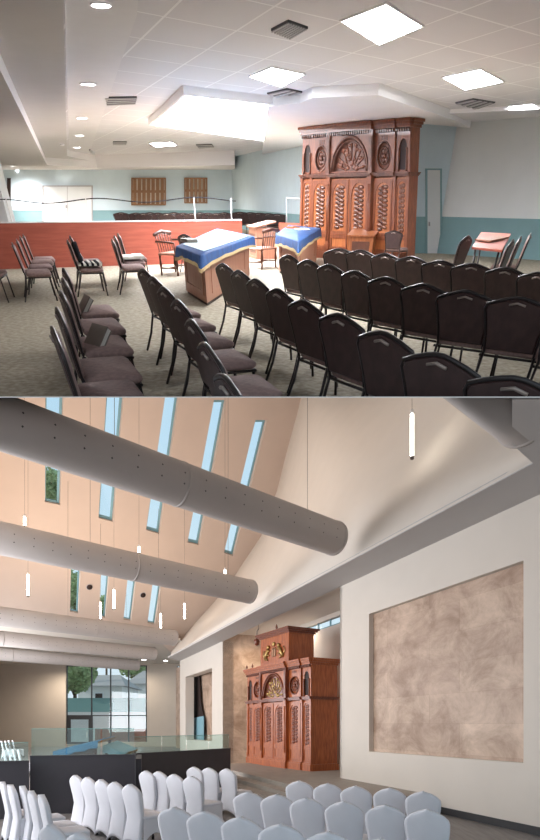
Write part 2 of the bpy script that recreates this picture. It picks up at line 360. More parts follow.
# partition
pa = T.onZ(-60,271,0); pb = T.onZ(243,262,0)
PW = Wall(T, (pa.x,pa.y), (pb.x,pb.y)); zp = zof(PW, 120, 222)
g = G(); PW.full(g, 0, zp, 0.06); tag(struct(g, 'wall_partition', 'partition'), 'long red-brown low partition wall across the hall', 'partition')
g = G(); PW.full(g, zp, zp+0.025, 0.09, 0.015); struct(g, 'trim_9', 'white_metal')
p2 = Wall(T, (T.atY(279,200,27).x,27), (T.atY(301,200,26.2).x,26.2)); g = G(); p2.full(g, 0, zof(p2,290,223), 0.06); struct(g, 'wall_partition_short', 'partition')
gr = thing('partition_rail', 'thin wavy dark rail on slim white posts above the red partition', 'rail', at(0,0)); pts = []
I0 = Matrix.Identity(4)
for k in range(34):
    x = -5+k*7.3; pts.append(PW.p(x, 201.5-2.2*math.cos(x/15.5)-(0.010*x), -0.03))
G().tube(pts, 0.012, 6).obj('rail', 'black', gr)
for x in (16.5, 93, 197, 232.5):
    f = PW.foot(x, 240, -0.03)
    zt = PW.p(x, 198, -0.03).z; G().box(f.x-0.012, f.x+0.012, f.y-0.015, f.y+0.015, zp-0.0, zt).obj('post', 'white_metal', gr)
gr2 = thing('metal_frame_screen', 'thin dark-framed upright screen beside the carved cabinet', 'screen', at(0,0))
for a, b in (((286.5,198),(286.5,224)), ((286.5,198),(299,198.7))):
    G().tube([p2.p(*a, -0.03), p2.p(*b, -0.03)], 0.02, 6).obj('frame_bar', 'grey_metal', gr2)

def lamp(hall, p, en, col=(1,.97,.95), ang=165, r=.12):  # serves the downlights and also added fill spots
    ld = bpy.data.lights.new('downlight_and_fill_lamp', 'SPOT'); ld.energy = en; ld.color = col; ld.spot_size = math.radians(ang); ld.spot_blend = 1; ld.shadow_soft_size = r
    o = bpy.data.objects.new('downlight_and_fill_lamp', ld); C.objects.link(o); o.matrix_world = hall.M @ Matrix.Translation(p); return o
# ------------------------------------------------------------------ ceiling fittings
def ceil_quad(pxs, z, grow=0.0):
    q = [T.onZ(x, y, z) for x, y in pxs]; c = sum(q, Vector())/len(q)
    return [c+(p-c)*(1+grow) for p in q], c
def light_panel(pxs, label, fr=0.07):
    q, c = ceil_quad(pxs, ZH-0.012); t = thing('ceiling_light', label, 'light', Matrix.Translation(c)); loc = lambda L: [p-c for p in L]
    G().plate(loc(q), off=(0,0,0.01)).obj('diffuser', 'panel_light', t)
    q2, _ = ceil_quad(pxs, ZH-0.016, fr); q3, _ = ceil_quad(pxs, ZH-0.016, 0.0)
    G().plate(loc(q2), [loc(q3)], (0,0,0.016)).obj('frame', 'fascia', t)
light_panel(((342,22),(386,5),(422,27),(379,45)), 'largest square ceiling light panel, above the carved cabinet, nearest')
light_panel(((250,77),(272,68),(304,75),(281,87)), 'square ceiling light panel left of the largest, beside the glowing rectangle')
light_panel(((443,78),(480,70),(503,82),(465,90)), 'square ceiling light panel over the right-hand wall, middle of three')
light_panel(((499,108),(532,104.5),(547,110),(512,115)), 'small ceiling light panel closest to the right wall corner')
light_panel(((150,143.5),(172,142.5),(176,145.5),(156,147)), 'small distant ceiling light panel behind the glowing rectangle')
q, c = ceil_quad(((152,125),(186,96),(276,106),(263,141)), ZH-0.10)
t = thing('coffer_light', 'large glowing rectangular light box in the tiled ceiling', 'light', Matrix.Translation(c))
G().plate([p-c for p in q], off=(0,0,0.02)).obj('diffuser', 'big_light', t)
q2 = [p*1.0 for p in ceil_quad(((152,125),(186,96),(276,106),(263,141)), ZH-0.12, 0.05)[0]]; q3 = ceil_quad(((152,125),(186,96),(276,106),(263,141)), ZH-0.12, 0.0)[0]
G().plate([p-c for p in q2], [[p-c for p in q3]], (0,0,0.12)).obj('rim', 'fascia', t)
def vent(pxs, label, slats=5):
    q, c = ceil_quad(pxs, ZH-0.02); t = thing('ceiling_vent', label, 'vent', Matrix.Translation(c)); q = [p-c for p in q]
    G().plate(q, off=(0,0,0.02)).obj('backing', 'slot', t)
    g = G(); up = Vector((0,0,-0.012))
    for k in range(slats):
        a0_, a1_ = (k+0.12)/slats, (k+0.62)/slats
        A = [q[0].lerp(q[3], a0_)+up, q[1].lerp(q[2], a0_)+up, q[1].lerp(q[2], a1_)+up, q[0].lerp(q[3], a1_)+up]; g.plate(A, off=(0,0,0.008))
    g.obj('louvre', 'grey_metal', t)
vent(((271,31),(288,22),(308,29),(291,39)), 'square grey ceiling grille left of the largest light panel', 8)
vent(((267,94),(287,89.5),(309,94),(290,101)), 'slatted ceiling vent below the light panel near the glowing rectangle', 4)
vent(((455,103.5),(473,99.5),(495,103),(477,109.5)), 'slatted ceiling vent between the right-hand light panels', 4)
vent(((105,98),(137,97.5),(135,104.5),(107,106)), 'slatted ceiling vent beside the row of downlights', 4)
vent(((113,142),(127,142),(126,145),(113,145)), 'small distant ceiling vent near the far downlights', 2)
vent(((196,145),(212,144.5),(214,147.5),(199,148.5)), 'tiny ceiling vent behind the glowing rectangle', 2)
for k, (px, py, r, z, lb) in enumerate(((101,5,11,ZH-.02,'largest round downlight at the top left'), (88,84,8.5,ZH-.02,'second round downlight of the row at the left'), (82,118,6.2,ZH-.02,'third round downlight of the row at the left'),
        (79.5,135.5,5,ZH-.02,'fourth round downlight of the row at the left'), (77,147.5,4,ZH-.02,'farthest round downlight of the row at the left'), (127,162,5.5,ZH-.0,'round downlight in the far ceiling over the shuttered window'),
        (59,169.5,2.6,ZL,'tiny round downlight over the double door'), (17.5,170,2.6,ZL,'tiny downlight at the far left edge'), (13,166,3,ZL,'small downlight at the far left, nearest the pier'))):
    c = T.onZ(px, py, z-0.01); e = T.onZ(px+r, py, z-0.01); R = (e-c).length
    t = thing('downlight', lb, 'light', Matrix.Translation(c))
    G().lathe([(R*0.86,-0.004),(R*0.86,0.004)], n=20).obj('lens', 'spot', t); G().tube([(R*0.93*math.cos(a*math.pi/12), R*0.93*math.sin(a*math.pi/12), 0) for a in range(24)], R*0.08, 6, closed=True).obj('ring', 'fascia', t)
# ceiling track lamp and detectors
cc = T.onZ(62,145,ZM-.03); t = thing('smoke_detector', 'small round detector on the grey ceiling band', 'detector', at(cc.x,cc.y,ZM)); G().lathe([(0.09,0),(0.09,-0.03),(0.05,-0.05)], n=14).obj('body', 'fascia', t)
cc = T.onZ(90,150,ZH-.05); t = thing('spotlight', 'small adjustable ceiling spotlight at the end of the downlight row', 'spotlight', at(cc.x,cc.y,ZH-0.02)); G().lathe([(0.05,0),(0.05,-0.06),(0.02,-0.08)], n=10).obj('base', 'grey_metal', t); G().tube([(0.02,0,-0.08),(0.25,-0.1,-0.14)], 0.06, 10).obj('head', 'white_metal', t)
for px, py, zz, en in ((101,5,ZH,90),(88,84,ZH,90),(82,118,ZH,120),(79.5,135.5,ZH,400),(77,147.5,ZH,500),(127,162,ZH,2200),(80,168,ZL,1000),(17.5,169,ZL,900),(180,167,ZL,1400)):
    lamp(T, T.onZ(px,py,zz)+Vector((0,0,-.08)), en)  # spots without a fitting are added fill for the far end
q, c = ceil_quad(((377,119.2),(388,118.8),(389,120.8),(378,121.2)), ZA-0.01)

# ------------------------------------------------------------------ carved cabinet (shared builder)
def ark(X, W, D, H, label, mt, crown=None, open_side=True):
    """front on y=0 facing -y, x from 0 to W, base at z=0"""
    wood, dark, door = mt; t = thing('carved_ark', label, 'ark', X)
    zb, zw_, zt = 0.075*H, 0.645*H, H; taper = 0 if crown else .11      # plinth, waist cornice, top
    f = W
    xs = [0, .115*f, .305*f, .70*f, .885*f, f]
    yf = [0.10, 0.05, -0.03, 0.05, 0.10]   # front planes of the bays: centre bay stands proud
    g = G()
    g.box(0, W, 0.14, D, 0, zt-0.02); 
    g.obj('carcass', wood, t)
    g = G()
    for i in range(5): g.box(xs[i]-0.02, xs[i+1]+0.02, yf[i]-0.05, 0.16, 0, zb*.8); g.box(xs[i]-0.01, xs[i+1]+0.01, yf[i]-0.025, 0.16, zb*.8, zb)
    g.box(W-0.02, W+0.05, 0.1, D+0.03, 0, zb*.8); g.box(-0.05, 0.02, 0.1, D+0.03, 0, zb*.8); g.obj('plinth', wood, t)
    def lower_panel(x0, x1, y, nm, tall=2):
        g = G(); g.box(x0, x1, y+0.02, 0.16, zb, zw_-.02*H); o = g.obj(nm, door, t)
        g = G(); fr = 0.07*(x1-x0)+.02
        def fra(z0, z1, arch=False):
            outer = [(x0+fr*.4, y, z0), (x1-fr*.4, y, z0), (x1-fr*.4, y, z1), (x0+fr*.4, y, z1)]
            if arch:
                r = (x1-x0)/2-fr*1.3; cx_ = (x0+x1)/2
                hole = [(x0+fr*1.3, y, z0+fr), (x1-fr*1.3, y, z0+fr)] + [(cx_+r*math.cos(a), y, z1-fr*.8-r+r*math.sin(a)) for a in [math.pi*k/8 for k in range(9)]]
            else: hole = [(x0+fr*1.3, y, z0+fr), (x1-fr*1.3, y, z0+fr), (x1-fr*1.3, y, z1-fr), (x0+fr*1.3, y, z1-fr)]
            g.plate(outer, [hole], (0, 0.025, 0))
        zs = zb+(zw_-zb)*.22; fra(zb+.01, zs); fra(zs+.01, zw_-.03*H, True)
        g.obj('panel_frame', wood, o)
        # carved leaf relief
        g = G(); cx_ = (x0+x1)/2; n = 7; z0 = zs+fr*1.6; z1 = zw_-.03*H-fr*2; n = 10
        for k in range(n):
            z = z0+(z1-z0)*(k+.5)/n; r = min((x1-x0)*.2, (z1-z0)/n*.5)
            r = (x1-x0)*.17; hh = (z1-z0)/n/r*.62; g.sphere((cx_-r*.7, y+.02, z), r*.8, 7, 5, (1,.3,hh)); g.sphere((cx_+r*.7, y+.02, z+r*.3), r*.8, 7, 5, (1,.3,hh)); g.sphere((cx_, y+.01, z+r*.5), r*.4, 7, 5, (1,.5,hh))
        g.obj('carving', dark, o); return o
    cw = (xs[3]-xs[2])
    lower_panel(xs[1]+.03, xs[2]-.03, yf[1], 'side_panel'); lower_panel(xs[3]+.03, xs[4]-.03, yf[3], 'side_panel')
    lower_panel(xs[0]+.03, xs[1]-.02, yf[0], 'end_panel'); lower_panel(xs[4]+.02, xs[5]-.03, yf[4], 'end_panel')
    xm = (xs[2]+xs[3])/2
    for a, b in ((xs[2]+.09, xm-.004), (xm+.004, xs[3]-.09)):
        o = lower_panel(a, b, yf[2]+.02, 'cabinet_door')
    g = G()
    for i, x in enumerate((xs[2]+.03, xs[3]-.03)):
        g = G(); g.box(x-.065, x+.065, yf[2]-.03, .15, zb, zw_); g.box(x-.08, x+.08, yf[2]-.045, .15, zb, zb+.05*H); g.box(x-.08, x+.08, yf[2]-.045, .15, zw_-.04*H, zw_)
        for dx in (-.03, 0, .03): g.tube([(x+dx, yf[2]-.032, zb+.07*H), (x+dx, yf[2]-.032, zw_-.06*H)], .009, 6)
        g.obj('pilaster', wood, t)
    for x in (xs[2]-.0, xs[3]+.0):
        g = G(); g.box(x-.07, x+.07, yf[2]-.05, .15, zw_+.015*H, zt-.055*H); g.box(x-.045, x+.045, yf[2]-.065, .1, zw_+.05*H, zt-.10*H); g.obj('upper_pilaster', dark, t)
    for x, y in ((xs[1], yf[0]-.04), (xs[4], yf[0]-.04), (.035, yf[0]-.02), (W-.035, yf[0]-.02)):
        g = G(); g.box(x-.045, x+.045, y, .16, zb, zw_); g.box(x-.055, x+.055, y-.01, .16, zb, zb+.04*H); g.box(x-.055, x+.055, y-.01, .16, zw_-.04*H, zw_); g.obj('pilaster', wood, t)
    # waist and top cornices, stepping with the bays
    def cornice(nm, z, h, out):
        g = G()
        for i in range(5):
            for k in range(3):
                o_ = out*(k+1)/3; g.box(xs[i]-o_*.6, xs[i+1]+o_*.6, yf[i]-.03-o_, .17, z+h*k/3, z+h*(k+1)/3)
        for k in range(3):
            o_ = out*(k+1)/3; g.box(W-.01, W+o_, .1, D+o_*.5, z+h*k/3, z+h*(k+1)/3); g.box(-o_, .01, .1, D+o_*.5, z+h*k/3, z+h*(k+1)/3)
        g.obj(nm, dark if nm == 'waist_cornice' else wood, t)
    cornice('waist_cornice', zw_-.01*H, .025*H, .07); cornice('top_cornice', zt-.055*H, .055*H, .12)
    g = G(); n = int(W/.085)
    for k in range(n): x = (k+.5)*W/n; i = max(j for j in range(5) if x >= xs[j]); g.box(x-.02, x+.02, yf[i]-.065, .1, zt-.078*H, zt-.058*H)
    g.obj('dentil_course', dark, t)
    z0, z1 = zw_+.02*H, zt-.08*H
    # centre arch with carved tympanum
    cx_ = xm; r = cw/2-.12; rz = z1-z0-.06
    g = G(); y = yf[2]
    outer = [(xs[2]-.02,y,z0),(xs[3]+.02,y,z0),(xs[3]+.02,y,z1),(xs[2]-.02,y,z1)]; hole = [(a,y,b) for a, b in arc(cx_, z0+.03, r, 0, 180, 18, rz)]
    g.plate(outer, [hole], (0,.12,0)); a_ = g.obj('arch_surround', wood, t)
    g = G(); g.tube([(a,y-.01,b) for a, b in arc(cx_, z0+.03, r, 0, 180, 20, rz)], .035, 8); g.tube([(a,y-.0,b) for a, b in arc(cx_, z0+.03, r-.07, 0, 180, 20, rz-.07)], .018, 8); g.obj('arch_moulding', dark, a_)
    g = G(); g.box(cx_-r, cx_+r, y+.09, y+.14, z0, z1); b_ = g.obj('tympanum', dark, t)
    g = G(); rnd = random.Random(4)
    for k in range(34):
        a = math.pi*rnd.random(); q = rnd.random()**.6*.86; x = cx_+r*q*math.cos(a)*.95; z = z0+.05+rz*q*math.sin(a)*.92
        R = .035+.03*rnd.random(); g.sphere((x, y+.09, z), R, 7, 5, (1.3,.6,.8))
    for k in range(9):
        a = math.pi*(k+.5)/9; g.tube([(cx_+r*.35*math.cos(a), y+.085, z0+.04+rz*.3*math.sin(a)), (cx_+r*.8*math.cos(a), y+.08, z0+.04+rz*.8*math.sin(a))], .022, 6)
    g.obj('gilded_carving', 'gold' if crown else wood, b_)
    # roundel bays
    for a, b in ((1,2),(3,4)):
        g = G(); x0, x1 = xs[a], xs[b]; xc = (x0+x1)/2; zc = z0+(z1-z0)*.42; R = min((x1-x0)*.36, (z1-z0)*.36)
        hole = [(xc+R*math.cos(q), yf[1], zc+R*math.sin(q)) for q in [2*math.pi*k/18 for k in range(18)]]
        g.plate([(x0+.02,yf[1],z0),(x1-.02,yf[1],z0),(x1-.02,yf[1],z1),(x0+.02,yf[1],z1)], [hole], (0,.06,0)); o = g.obj('roundel_panel', wood, t)
        g = G(); g.tube([(xc+R*math.cos(q), yf[1], zc+R*math.sin(q)) for q in [2*math.pi*k/20 for k in range(20)]], .022, 6, closed=True)
        g.tube([(xc+R*.62*math.cos(q), yf[1]+.02, zc+R*.62*math.sin(q)) for q in [2*math.pi*k/16 for k in range(16)]], .016, 6, closed=True)
        for k in range(6): q = math.pi*k/3; g.sphere((xc+R*.36*math.cos(q), yf[1]+.045, zc+R*.36*math.sin(q)), R*.2, 7, 5, (1,.5,1))
        g.sphere((xc, yf[1]+.03, zc), R*.18, 8, 6); 
        for k in range(3): g.box(xc-.12+.09*k, xc-.06+.09*k, yf[1]-.01, yf[1]+.02, z1-.13, z1-.05)
        g.obj('roundel_carving', dark, o)
    # open end turrets with colonnettes
    for a, b in ((0,1),(4,5)):
        x0, x1 = xs[a], xs[b]; xc = (x0+x1)/2; hw = (x1-x0)/2-.03; y = yf[0]
        g = G(); R = hw*.62
        hole = [(xc-R,y,z0+.03),(xc+R,y,z0+.03)]+[(p,y,q) for p, q in arc(xc, z1-.16-R, R, 0, 180, 10, R*1.3)]
        g.plate([(x0+.01,y,z0),(x1-.01,y,z0),(x1-.01,y,z1),(x0+.01,y,z1)], [hole], (0,.03,0)); o = g.obj('niche_surround', wood, t)
        g = G(); g.box(xc-R, xc+R, y+.031, y+.05, z0, z1-.1); g.obj('niche_recess', 'cavity', o)
        g = G()
        for sx_ in (-1, 1): g.lathe([(.03,0),(.02,.04),(.018,(z1-z0)*.55),(.032,(z1-z0)*.6)], (xc+sx_*R*1.05, y-.02, z0), 8)
        g.obj('colonnette', dark, o)
    for x in (xs[0]+.06, xs[1]+.02):
        if crown: G().lathe([(.03,0),(.018,.04),(.035,.075),(.04,.11),(.012,.16),(.004,.2)], (x, .05, zt), 8).obj('finial', dark, t)
    if crown:   # upper box with tablets
        cx0, cx1, cd, ch = crown; 
        g = G(); g.box(cx0, cx1, .06, .06+cd, zt, zt+ch*.88); o = g.obj('upper_case', wood, t)
        g = G(); g.plate([(cx0+.02,.05,zt+.02),(cx1-.02,.05,zt+.02),(cx1-.02,.05,zt+ch*.8),(cx0+.02,.05,zt+ch*.8)], [[(cx0+.16,.05,zt+.14),(cx1-.16,.05,zt+.14),(cx1-.16,.05,zt+ch*.62),(cx0+.16,.05,zt+ch*.62)]], (0,.02,0))
        g.box(cx1-.0, cx1+.012, .12, cd, zt+.05, zt+ch*.8)
        g.obj('upper_frame', wood, o)
        g = G()
        for k in range(3): q = .05*(k+1); g.box(cx0-q, cx1+q, .06-q, .06+cd+q, zt+ch*(.86+.05*k), zt+ch*(.91+.05*k))
        xc = (cx0+cx1)/2; g.plate([(cx0-.1,-.02,zt+ch), (cx1+.1,-.02,zt+ch), (xc,-.02,zt+ch*1.03)], off=(0,cd,0))
        g.obj('upper_cornice', dark, o)
        G().lathe([(.035,0),(.02,.05),(.045,.1),(.03,.16),(.008,.22)], (xc+.1,.1,zt+ch*1.02), 8).obj('finial', dark, o)
        g = G(); zc = zt+ch*.38
        for sx_ in (-1, 1):
            g.box(xc+sx_*.075-.06, xc+sx_*.075+.06, .03, .06, zc-.16, zc+.1); g.tube([(xc+sx_*.075-.06,.045,zc+.1),(xc+sx_*.075,.045,zc+.16),(xc+sx_*.075+.06,.045,zc+.1)], .018, 6)
        g.obj('tablets', 'shutter', o)
        for sx_ in (-1, 1):
            g = G(); bx = xc+sx_*.30
            g.tube([(bx+sx_*.10,.03,zc-.18),(bx+sx_*.04,.02,zc-.02),(bx-sx_*.04,.02,zc+.10)], .05, 8); g.sphere((bx-sx_*.06,.02,zc+.16), .055, 8, 6)
            g.tube([(bx-sx_*.02,.02,zc+.04),(bx-sx_*.12,.02,zc+.06)], .022, 6); g.tube([(bx+sx_*.02,.02,zc-.04),(bx-sx_*.09,.02,zc-.08)], .022, 6)
            g.tube([(bx+sx_*.12,.03,zc-.15),(bx+sx_*.2,.03,zc-.02),(bx+sx_*.15,.03,zc+.1)], .016, 6); g.tube([(bx+sx_*.08,.02,zc-.14),(bx-sx_*.02,.02,zc-.2)], .024, 6)
            g.v = [Vector((xc+(p.x-xc)*1.5, p.y, zc+(p.z-zc)*1.25)) for p in g.v]; g.obj('gilded_lion', 'gold', o)
        G().sphere((xc,.03,zc+.28), .08, 8, 6, (1.3,.5,1)).obj('gilded_crown', 'gold', o)
    if taper:
        for o in [c for c in t.children]+[d for c in t.children for d in c.children]:
            for v_ in o.data.vertices:
                f_ = v_.co.z/H; v_.co.x = v_.co.x*(1-taper*f_)
    return t
La = T.onZ(297,256,0); Ra = T.onZ(404,265,0); v = Ra-La; Wk = v.length; az = math.atan2(v.y, v.x)
ark(at(La.x, La.y, 0, az), Wk, .5, 2.79, 'tall dark carved wooden ark cabinet filling the corner behind the chairs', ('wal','wal_dark','wal_door'))
g = G(); 

# ------------------------------------------------------------------ banquet chairs of the upper hall
S_UN = 1.85
def banquet_chair(w, H, recl, label, group):
    t = thing('banquet_chair', label, 'chair', at(0,0), group); k = H/0.88; zs = .44*k; hw = w/2
    G().rbox(-.19, .25, -hw*.95, hw*.95, zs-.045, zs+.012, .035, .012).obj('seat', 'fabric', t)
    g = G(); g.tube([(-.2,-hw*.9,zs-.055),(.23,-hw*.9,zs-.055),(.23,hw*.9,zs-.055),(-.2,hw*.9,zs-.055)], .011, 6, closed=True); g.obj('seat_frame', 'frame', t)
    tr = math.tan(recl); bx = lambda z: -.215-(z-zs)*tr
    prof = [(.78,.0),(.83,.30),(.91,.58),(.985,.77),(.93,.85),(.62,.92),(.30,.975),(.10,1.0)]
    half = [(hw*a, zs-.015*k+(H-zs+.015*k)*b) for a, b in prof]
    out = half+[(-a, b) for a, b in half[::-1]]
    def shp(s, dx, th):
        n = len(out); cz = zs+(H-zs)*.55; P = [(a*s, cz+(b-cz)*s) for a, b in out]; return [Vector((bx(b)+dx, a, b)) for a, b in P]
    g = G(); A = shp(.94, .004, 0); Bq = shp(.86, .030, 0); n = len(A); g.add(A+Bq, [(i,(i+1)%n,n+(i+1)%n,n+i) for i in range(n)]+[tuple(n+i for i in range(n))], True); g.obj('backrest', 'fabric', t)
    g = G(); A = shp(.96, .003, 0); Bq = shp(.90, -.018, 0); g.add(A+Bq, [(i,(i+1)%n,n+(i+1)%n,n+i) for i in range(n)]+[tuple(n+i for i in range(n)), tuple(range(n))], False); g.obj('back_shell', 'shell', t)
    fr = [Vector((bx(b), a, b)) for a, b in [(half[0][0], zs-.03)]+half+[(-a, b) for a, b in half[::-1]]+[(-half[0][0], zs-.03)]]
    G().tube(fr, .0125, 6).obj('back_frame', 'frame', t)
    zz = H-.045*k; G().tube([(bx(zz)-.022,-hw*.24,zz-.012),(bx(zz)-.03,0,zz+.004),(bx(zz)-.022,hw*.24,zz-.012)], .009, 6).obj('handle', 'handle', t)
    for sy in (-1, 1):
        G().tube([(.215,sy*hw*.82,zs-.05),(.25,sy*hw*.86,0)], .0135, 6).obj('leg', 'frame', t)
        G().tube([(-.20,sy*hw*.80,zs-.03),(-.25,sy*hw*.82,.2*k),(-.33,sy*hw*.86,0)], .0135, 6).obj('leg', 'frame', t)
    return t
PROTO = {}
def chair_row(pts, w, H, recl, labels, group, azoff=0.0, az=None, on_seat=False, kx=1.0):
    P = []
    for px, py in pts:
        zz = H if not on_seat else .45*H/.88; P.append(T.onZ(px, py, zz))
    for i, p in enumerate(P):
        a = P[max(0,i-1)]; b = P[min(len(P)-1,i+1)]; d = (a-b)
        if az is None:
            tt = math.atan2(d.y/S_UN, d.x); A = tt-math.pi/2+azoff     # width along the row, facing right
        else: A = az
        k = H/.88; bxx = (-.215-(H-.44*k)*math.tan(recl)) if not on_seat else .02
        o = p-Vector((math.cos(A)*bxx, math.sin(A)*bxx, 0)); X = at(o.x, o.y, 0, A)
        key = (w, H, recl); lb = labels[i] if isinstance(labels, list) else labels
        if key not in PROTO:
            PROTO[key] = banquet_chair(w, H, recl, lb, group); r = PROTO[key]; r.matrix_world = T.M @ X
        else: r = dup(PROTO[key], X, lb, group)
        yield r, X
ordw = ['nearest','second','third','fourth','fifth','sixth','seventh','eighth','ninth','tenth','eleventh','twelfth']
def row_labels(n, where, first='far'):
    L = []
    for i in range(n):
        j = i if first == 'near' else n-1-i
        L.append('brown padded banquet chair, %s from the front in %s' % (ordw[j] if j else 'first', where))
    return L
rows = {}
rows['L'] = list(chair_row([(96,309.5),(99.5,324),(103,343),(106.5,367),(110,394)], .86, .80, .12, row_labels(5, 'the left row with side-on seats'), 'brown chairs of the left front row', on_seat=True, az=.36))
rows['A'] = list(chair_row([(143,269.5),(153,277.5),(164,288),(178,301),(192,321),(206,345),(226,378)], .64, .81, .26, row_labels(7, 'the row left of the blue-topped table'), 'brown chairs of the row left of the table', azoff=-.05))
rows['B'] = list(chair_row([(223,264),(239,271),(256,279.5),(278,289.5),(304,301.5),(340,315),(384,333),(440,355),(519,379)], .59, .79, .26, row_labels(9, 'the long front row curving right'), 'brown chairs of the long front row'))
rows['C'] = list(chair_row([(288.5,255.5),(308.5,260.5),(329.5,265),(356,271.5),(387,278),(425,285),(467,291.5),(520,298),(582,307)], .60, .785, .22, row_labels(9, 'the middle row facing the cabinet'), 'brown chairs of the middle row'))
rows['D'] = list(chair_row([(340,249),(361,250.5),(386,254),(412,257),(441,261),(473,264),(507,268),(540,273)], .62, .79, .18, row_labels(8, 'the back row closest to the cabinet'), 'brown chairs of the back row', azoff=0.0))
rows['G1'] = list(chair_row([(23,234.5),(20,236.5),(16.5,239.5),(12,243)], .90, .80, .20, ['brown side-on chair by the red partition at far left, %s' % q for q in ('farthest of four','third of four','second of four','nearest of four')], 'four side-on chairs at far left', az=.34))
rows['G2'] = list(chair_row([(70,236),(67.5,240.5)], .90, .80, .20, ['brown chair with dark coat, behind the one with striped shawl','brown chair with striped white shawl on its seat'], 'two chairs with shawls', az=.32))
rows['G3'] = list(chair_row([(118,233.5),(114.5,236),(112,239.5)], .90, .80, .20, ['brown chair by the partition, farthest of the three near the armchair','brown chair by the partition, middle, white cloth on seat','brown chair by the partition, nearest of the three near the armchair'], 'three side-on chairs near the armchair', az=.27))
rows['G0'] = list(chair_row([(-36,243.5)], .90, .80, .20, ['brown chair cut by the left edge, only its seat tip in view'], 'lone chair at left edge', az=.2))
# chairs beyond the partition, seen as dark back tops
far_px = [121,136,143,150,158,166,174,183,192,200,208,216,224]
rows['F'] = list(chair_row([(x, 212.5+(i % 3)*.4) for i, x in enumerate(far_px)], .95, .80, .1, ['dark chair back behind the red partition, %s along from the left' % ordw[min(i,11)] if i < 12 else 'dark chair back behind the red partition, beside the white corner post' for i in range(13)], 'dark chair backs beyond the partition', az=1.3))
rows['F2'] = list(chair_row([(240,212),(250,212.5),(259,213),(268,213.5),(277,214)], 1.15, .80, .1, ['dark chair along the blue side wall, %s from the post' % ordw[i] if i else 'dark chair along the blue side wall, next to the post' for i in range(5)], 'dark chairs along the side wall', az=1.9))
# chairs around the folded table at the right wall
for px, py, A, lb in ((468,236,2.6,'brown chair left of the tilted table top, facing left'), (513,240,2.7,'brown chair just right of the tilted table top'), (521,237,2.75,'brown chair second right of the tilted table top'), (531,233.5,2.8,'brown chair farthest right by the teal wall')):
    list(chair_row([(px,py)], .74, .92, .2, [lb], 'chairs by the right wall', az=A))
list(chair_row([(394,231)], .56, .72, .12, ['brown chair beside the wooden lectern in front of the cabinet'], 'chair before the cabinet', az=.9))

# ------------------------------------------------------------------ tables with cloths, lecterns, armchairs
def draped_table(corn, zt, zb, lab_t, lab_c, base_in, drop, cm, topm, zig, book=None, cen=None):
    """corn: four px of the cloth top"""
    q = [T.onZ(x, y, zt) for x, y in corn]; c = sum(q, Vector())/4; c.z = 0
    t = thing('reading_table', lab_t, 'table', Matrix.Translation(c))
    b = [(p-c)*base_in for p in q]; b = [Vector((p.x, p.y, 0)) for p in b]
    g = G(); g.plate([p+Vector((0,0,.05)) for p in b], off=(0,0,zt-.09)); g.obj('cabinet_base', 'tabwood', t)
    g = G(); g.plate([p*.96 for p in b], off=(0,0,.05)); g.obj('plinth', 'cavity', t)
    g = G(); g.plate([Vector((p.x*1.1,p.y*1.1,zt-.05)) for p in b], off=(0,0,.03)); g.obj('table_top', 'tabwood', t)
    g = G(); n = 4
    for i in range(4):
        a, d = b[i], b[(i+1)%4]; u = (d-a); L = u.length; nn = Vector((u.y,-u.x,0)).normalized()
        if nn.dot(a) < 0: nn = -nn
        o_ = nn*.012; A = a+u*.1+o_; D_ = a+u*.9+o_; Z = Vector((0,0,1)); g.plate([A+Z*.14, D_+Z*.14, D_+Z*(zt-.16), A+Z*(zt-.16)], [[A+u*.05+Z*.2, D_-u*.05+Z*.2, D_-u*.05+Z*(zt-.22), A+u*.05+Z*(zt-.22)]], -o_)
    g.obj('panel_moulding', 'tabwood', t)
    # cloth
    CT = thing('table_cloth', lab_c, 'cloth', Matrix.Translation(c)); qq = [Vector((p.x-c.x, p.y-c.y, 0)) for p in q]
    g = G(); N = 14; rim = []
    for i in range(4):
        for k in range(N): rim.append((qq[i].lerp(qq[(i+1)%4], k/N), i, k/N))
    top = [Vector((p.x, p.y, zt)) for p, _, _ in rim]; vs = list(top); n = len(top)
    low = []
    for j, (p, i, f) in enumerate(rim):
        corner = min(f, 1-f); d_ = drop*(1+zig*max(0, .22-corner)/.22)*(1+.06*math.sin(j*1.7)); r = p*(1.02+.012*math.sin(j*2.3)+(.02 if corner < .1 else 0)); low.append(Vector((r.x, r.y, zt-d_)))
    vs += [Vector((p.x*1.012, p.y*1.012, zt-.02)) for p in top]+low
    vs.append(Vector((0,0,zt+.004))); fs = [(i,(i+1)%n,3*n) for i in range(n)]
    for r in range(2): fs += [(r*n+i, r*n+(i+1)%n, (r+1)*n+(i+1)%n, (r+1)*n+i) for i in range(n)]
    g.add(vs, fs, True); g.obj('cloth', cm, CT)
    g = G(); m_ = len(low); fl = [p+Vector((0,0,-.035)) for p in low]; ot = [Vector((p.x*1.004,p.y*1.004,p.z+.012)) for p in low]
    g.add(ot+[Vector((p.x*1.006,p.y*1.006,p.z)) for p in fl], [(i,(i+1)%m_,m_+(i+1)%m_,m_+i) for i in range(m_)], True); g.obj('fringe', 'fringe', CT)
    if topm: G().plate([Vector((p.x*.84, p.y*.84, zt+.006)) for p in qq], off=(0,0,.006)).obj('protective_sheet', topm, CT)
    return c, qq
zt1 = .73
draped_table(((201,255),(176,246),(217,228.5),(254,236)), zt1, 0, 'large panelled wooden reading table under a blue cloth', 'royal blue cloth with gold fringe and pale cover on the large table', .86, .12, 'blue_cloth', 'cover', .45)
draped_table(((299,241),(276,234),(289,225),(321,228)), .74, 0, 'smaller panelled wooden table behind, under a dark blue cloth', 'dark blue cloth with gold fringe on the smaller table', .86, .15, 'blue_cloth', None, .3)
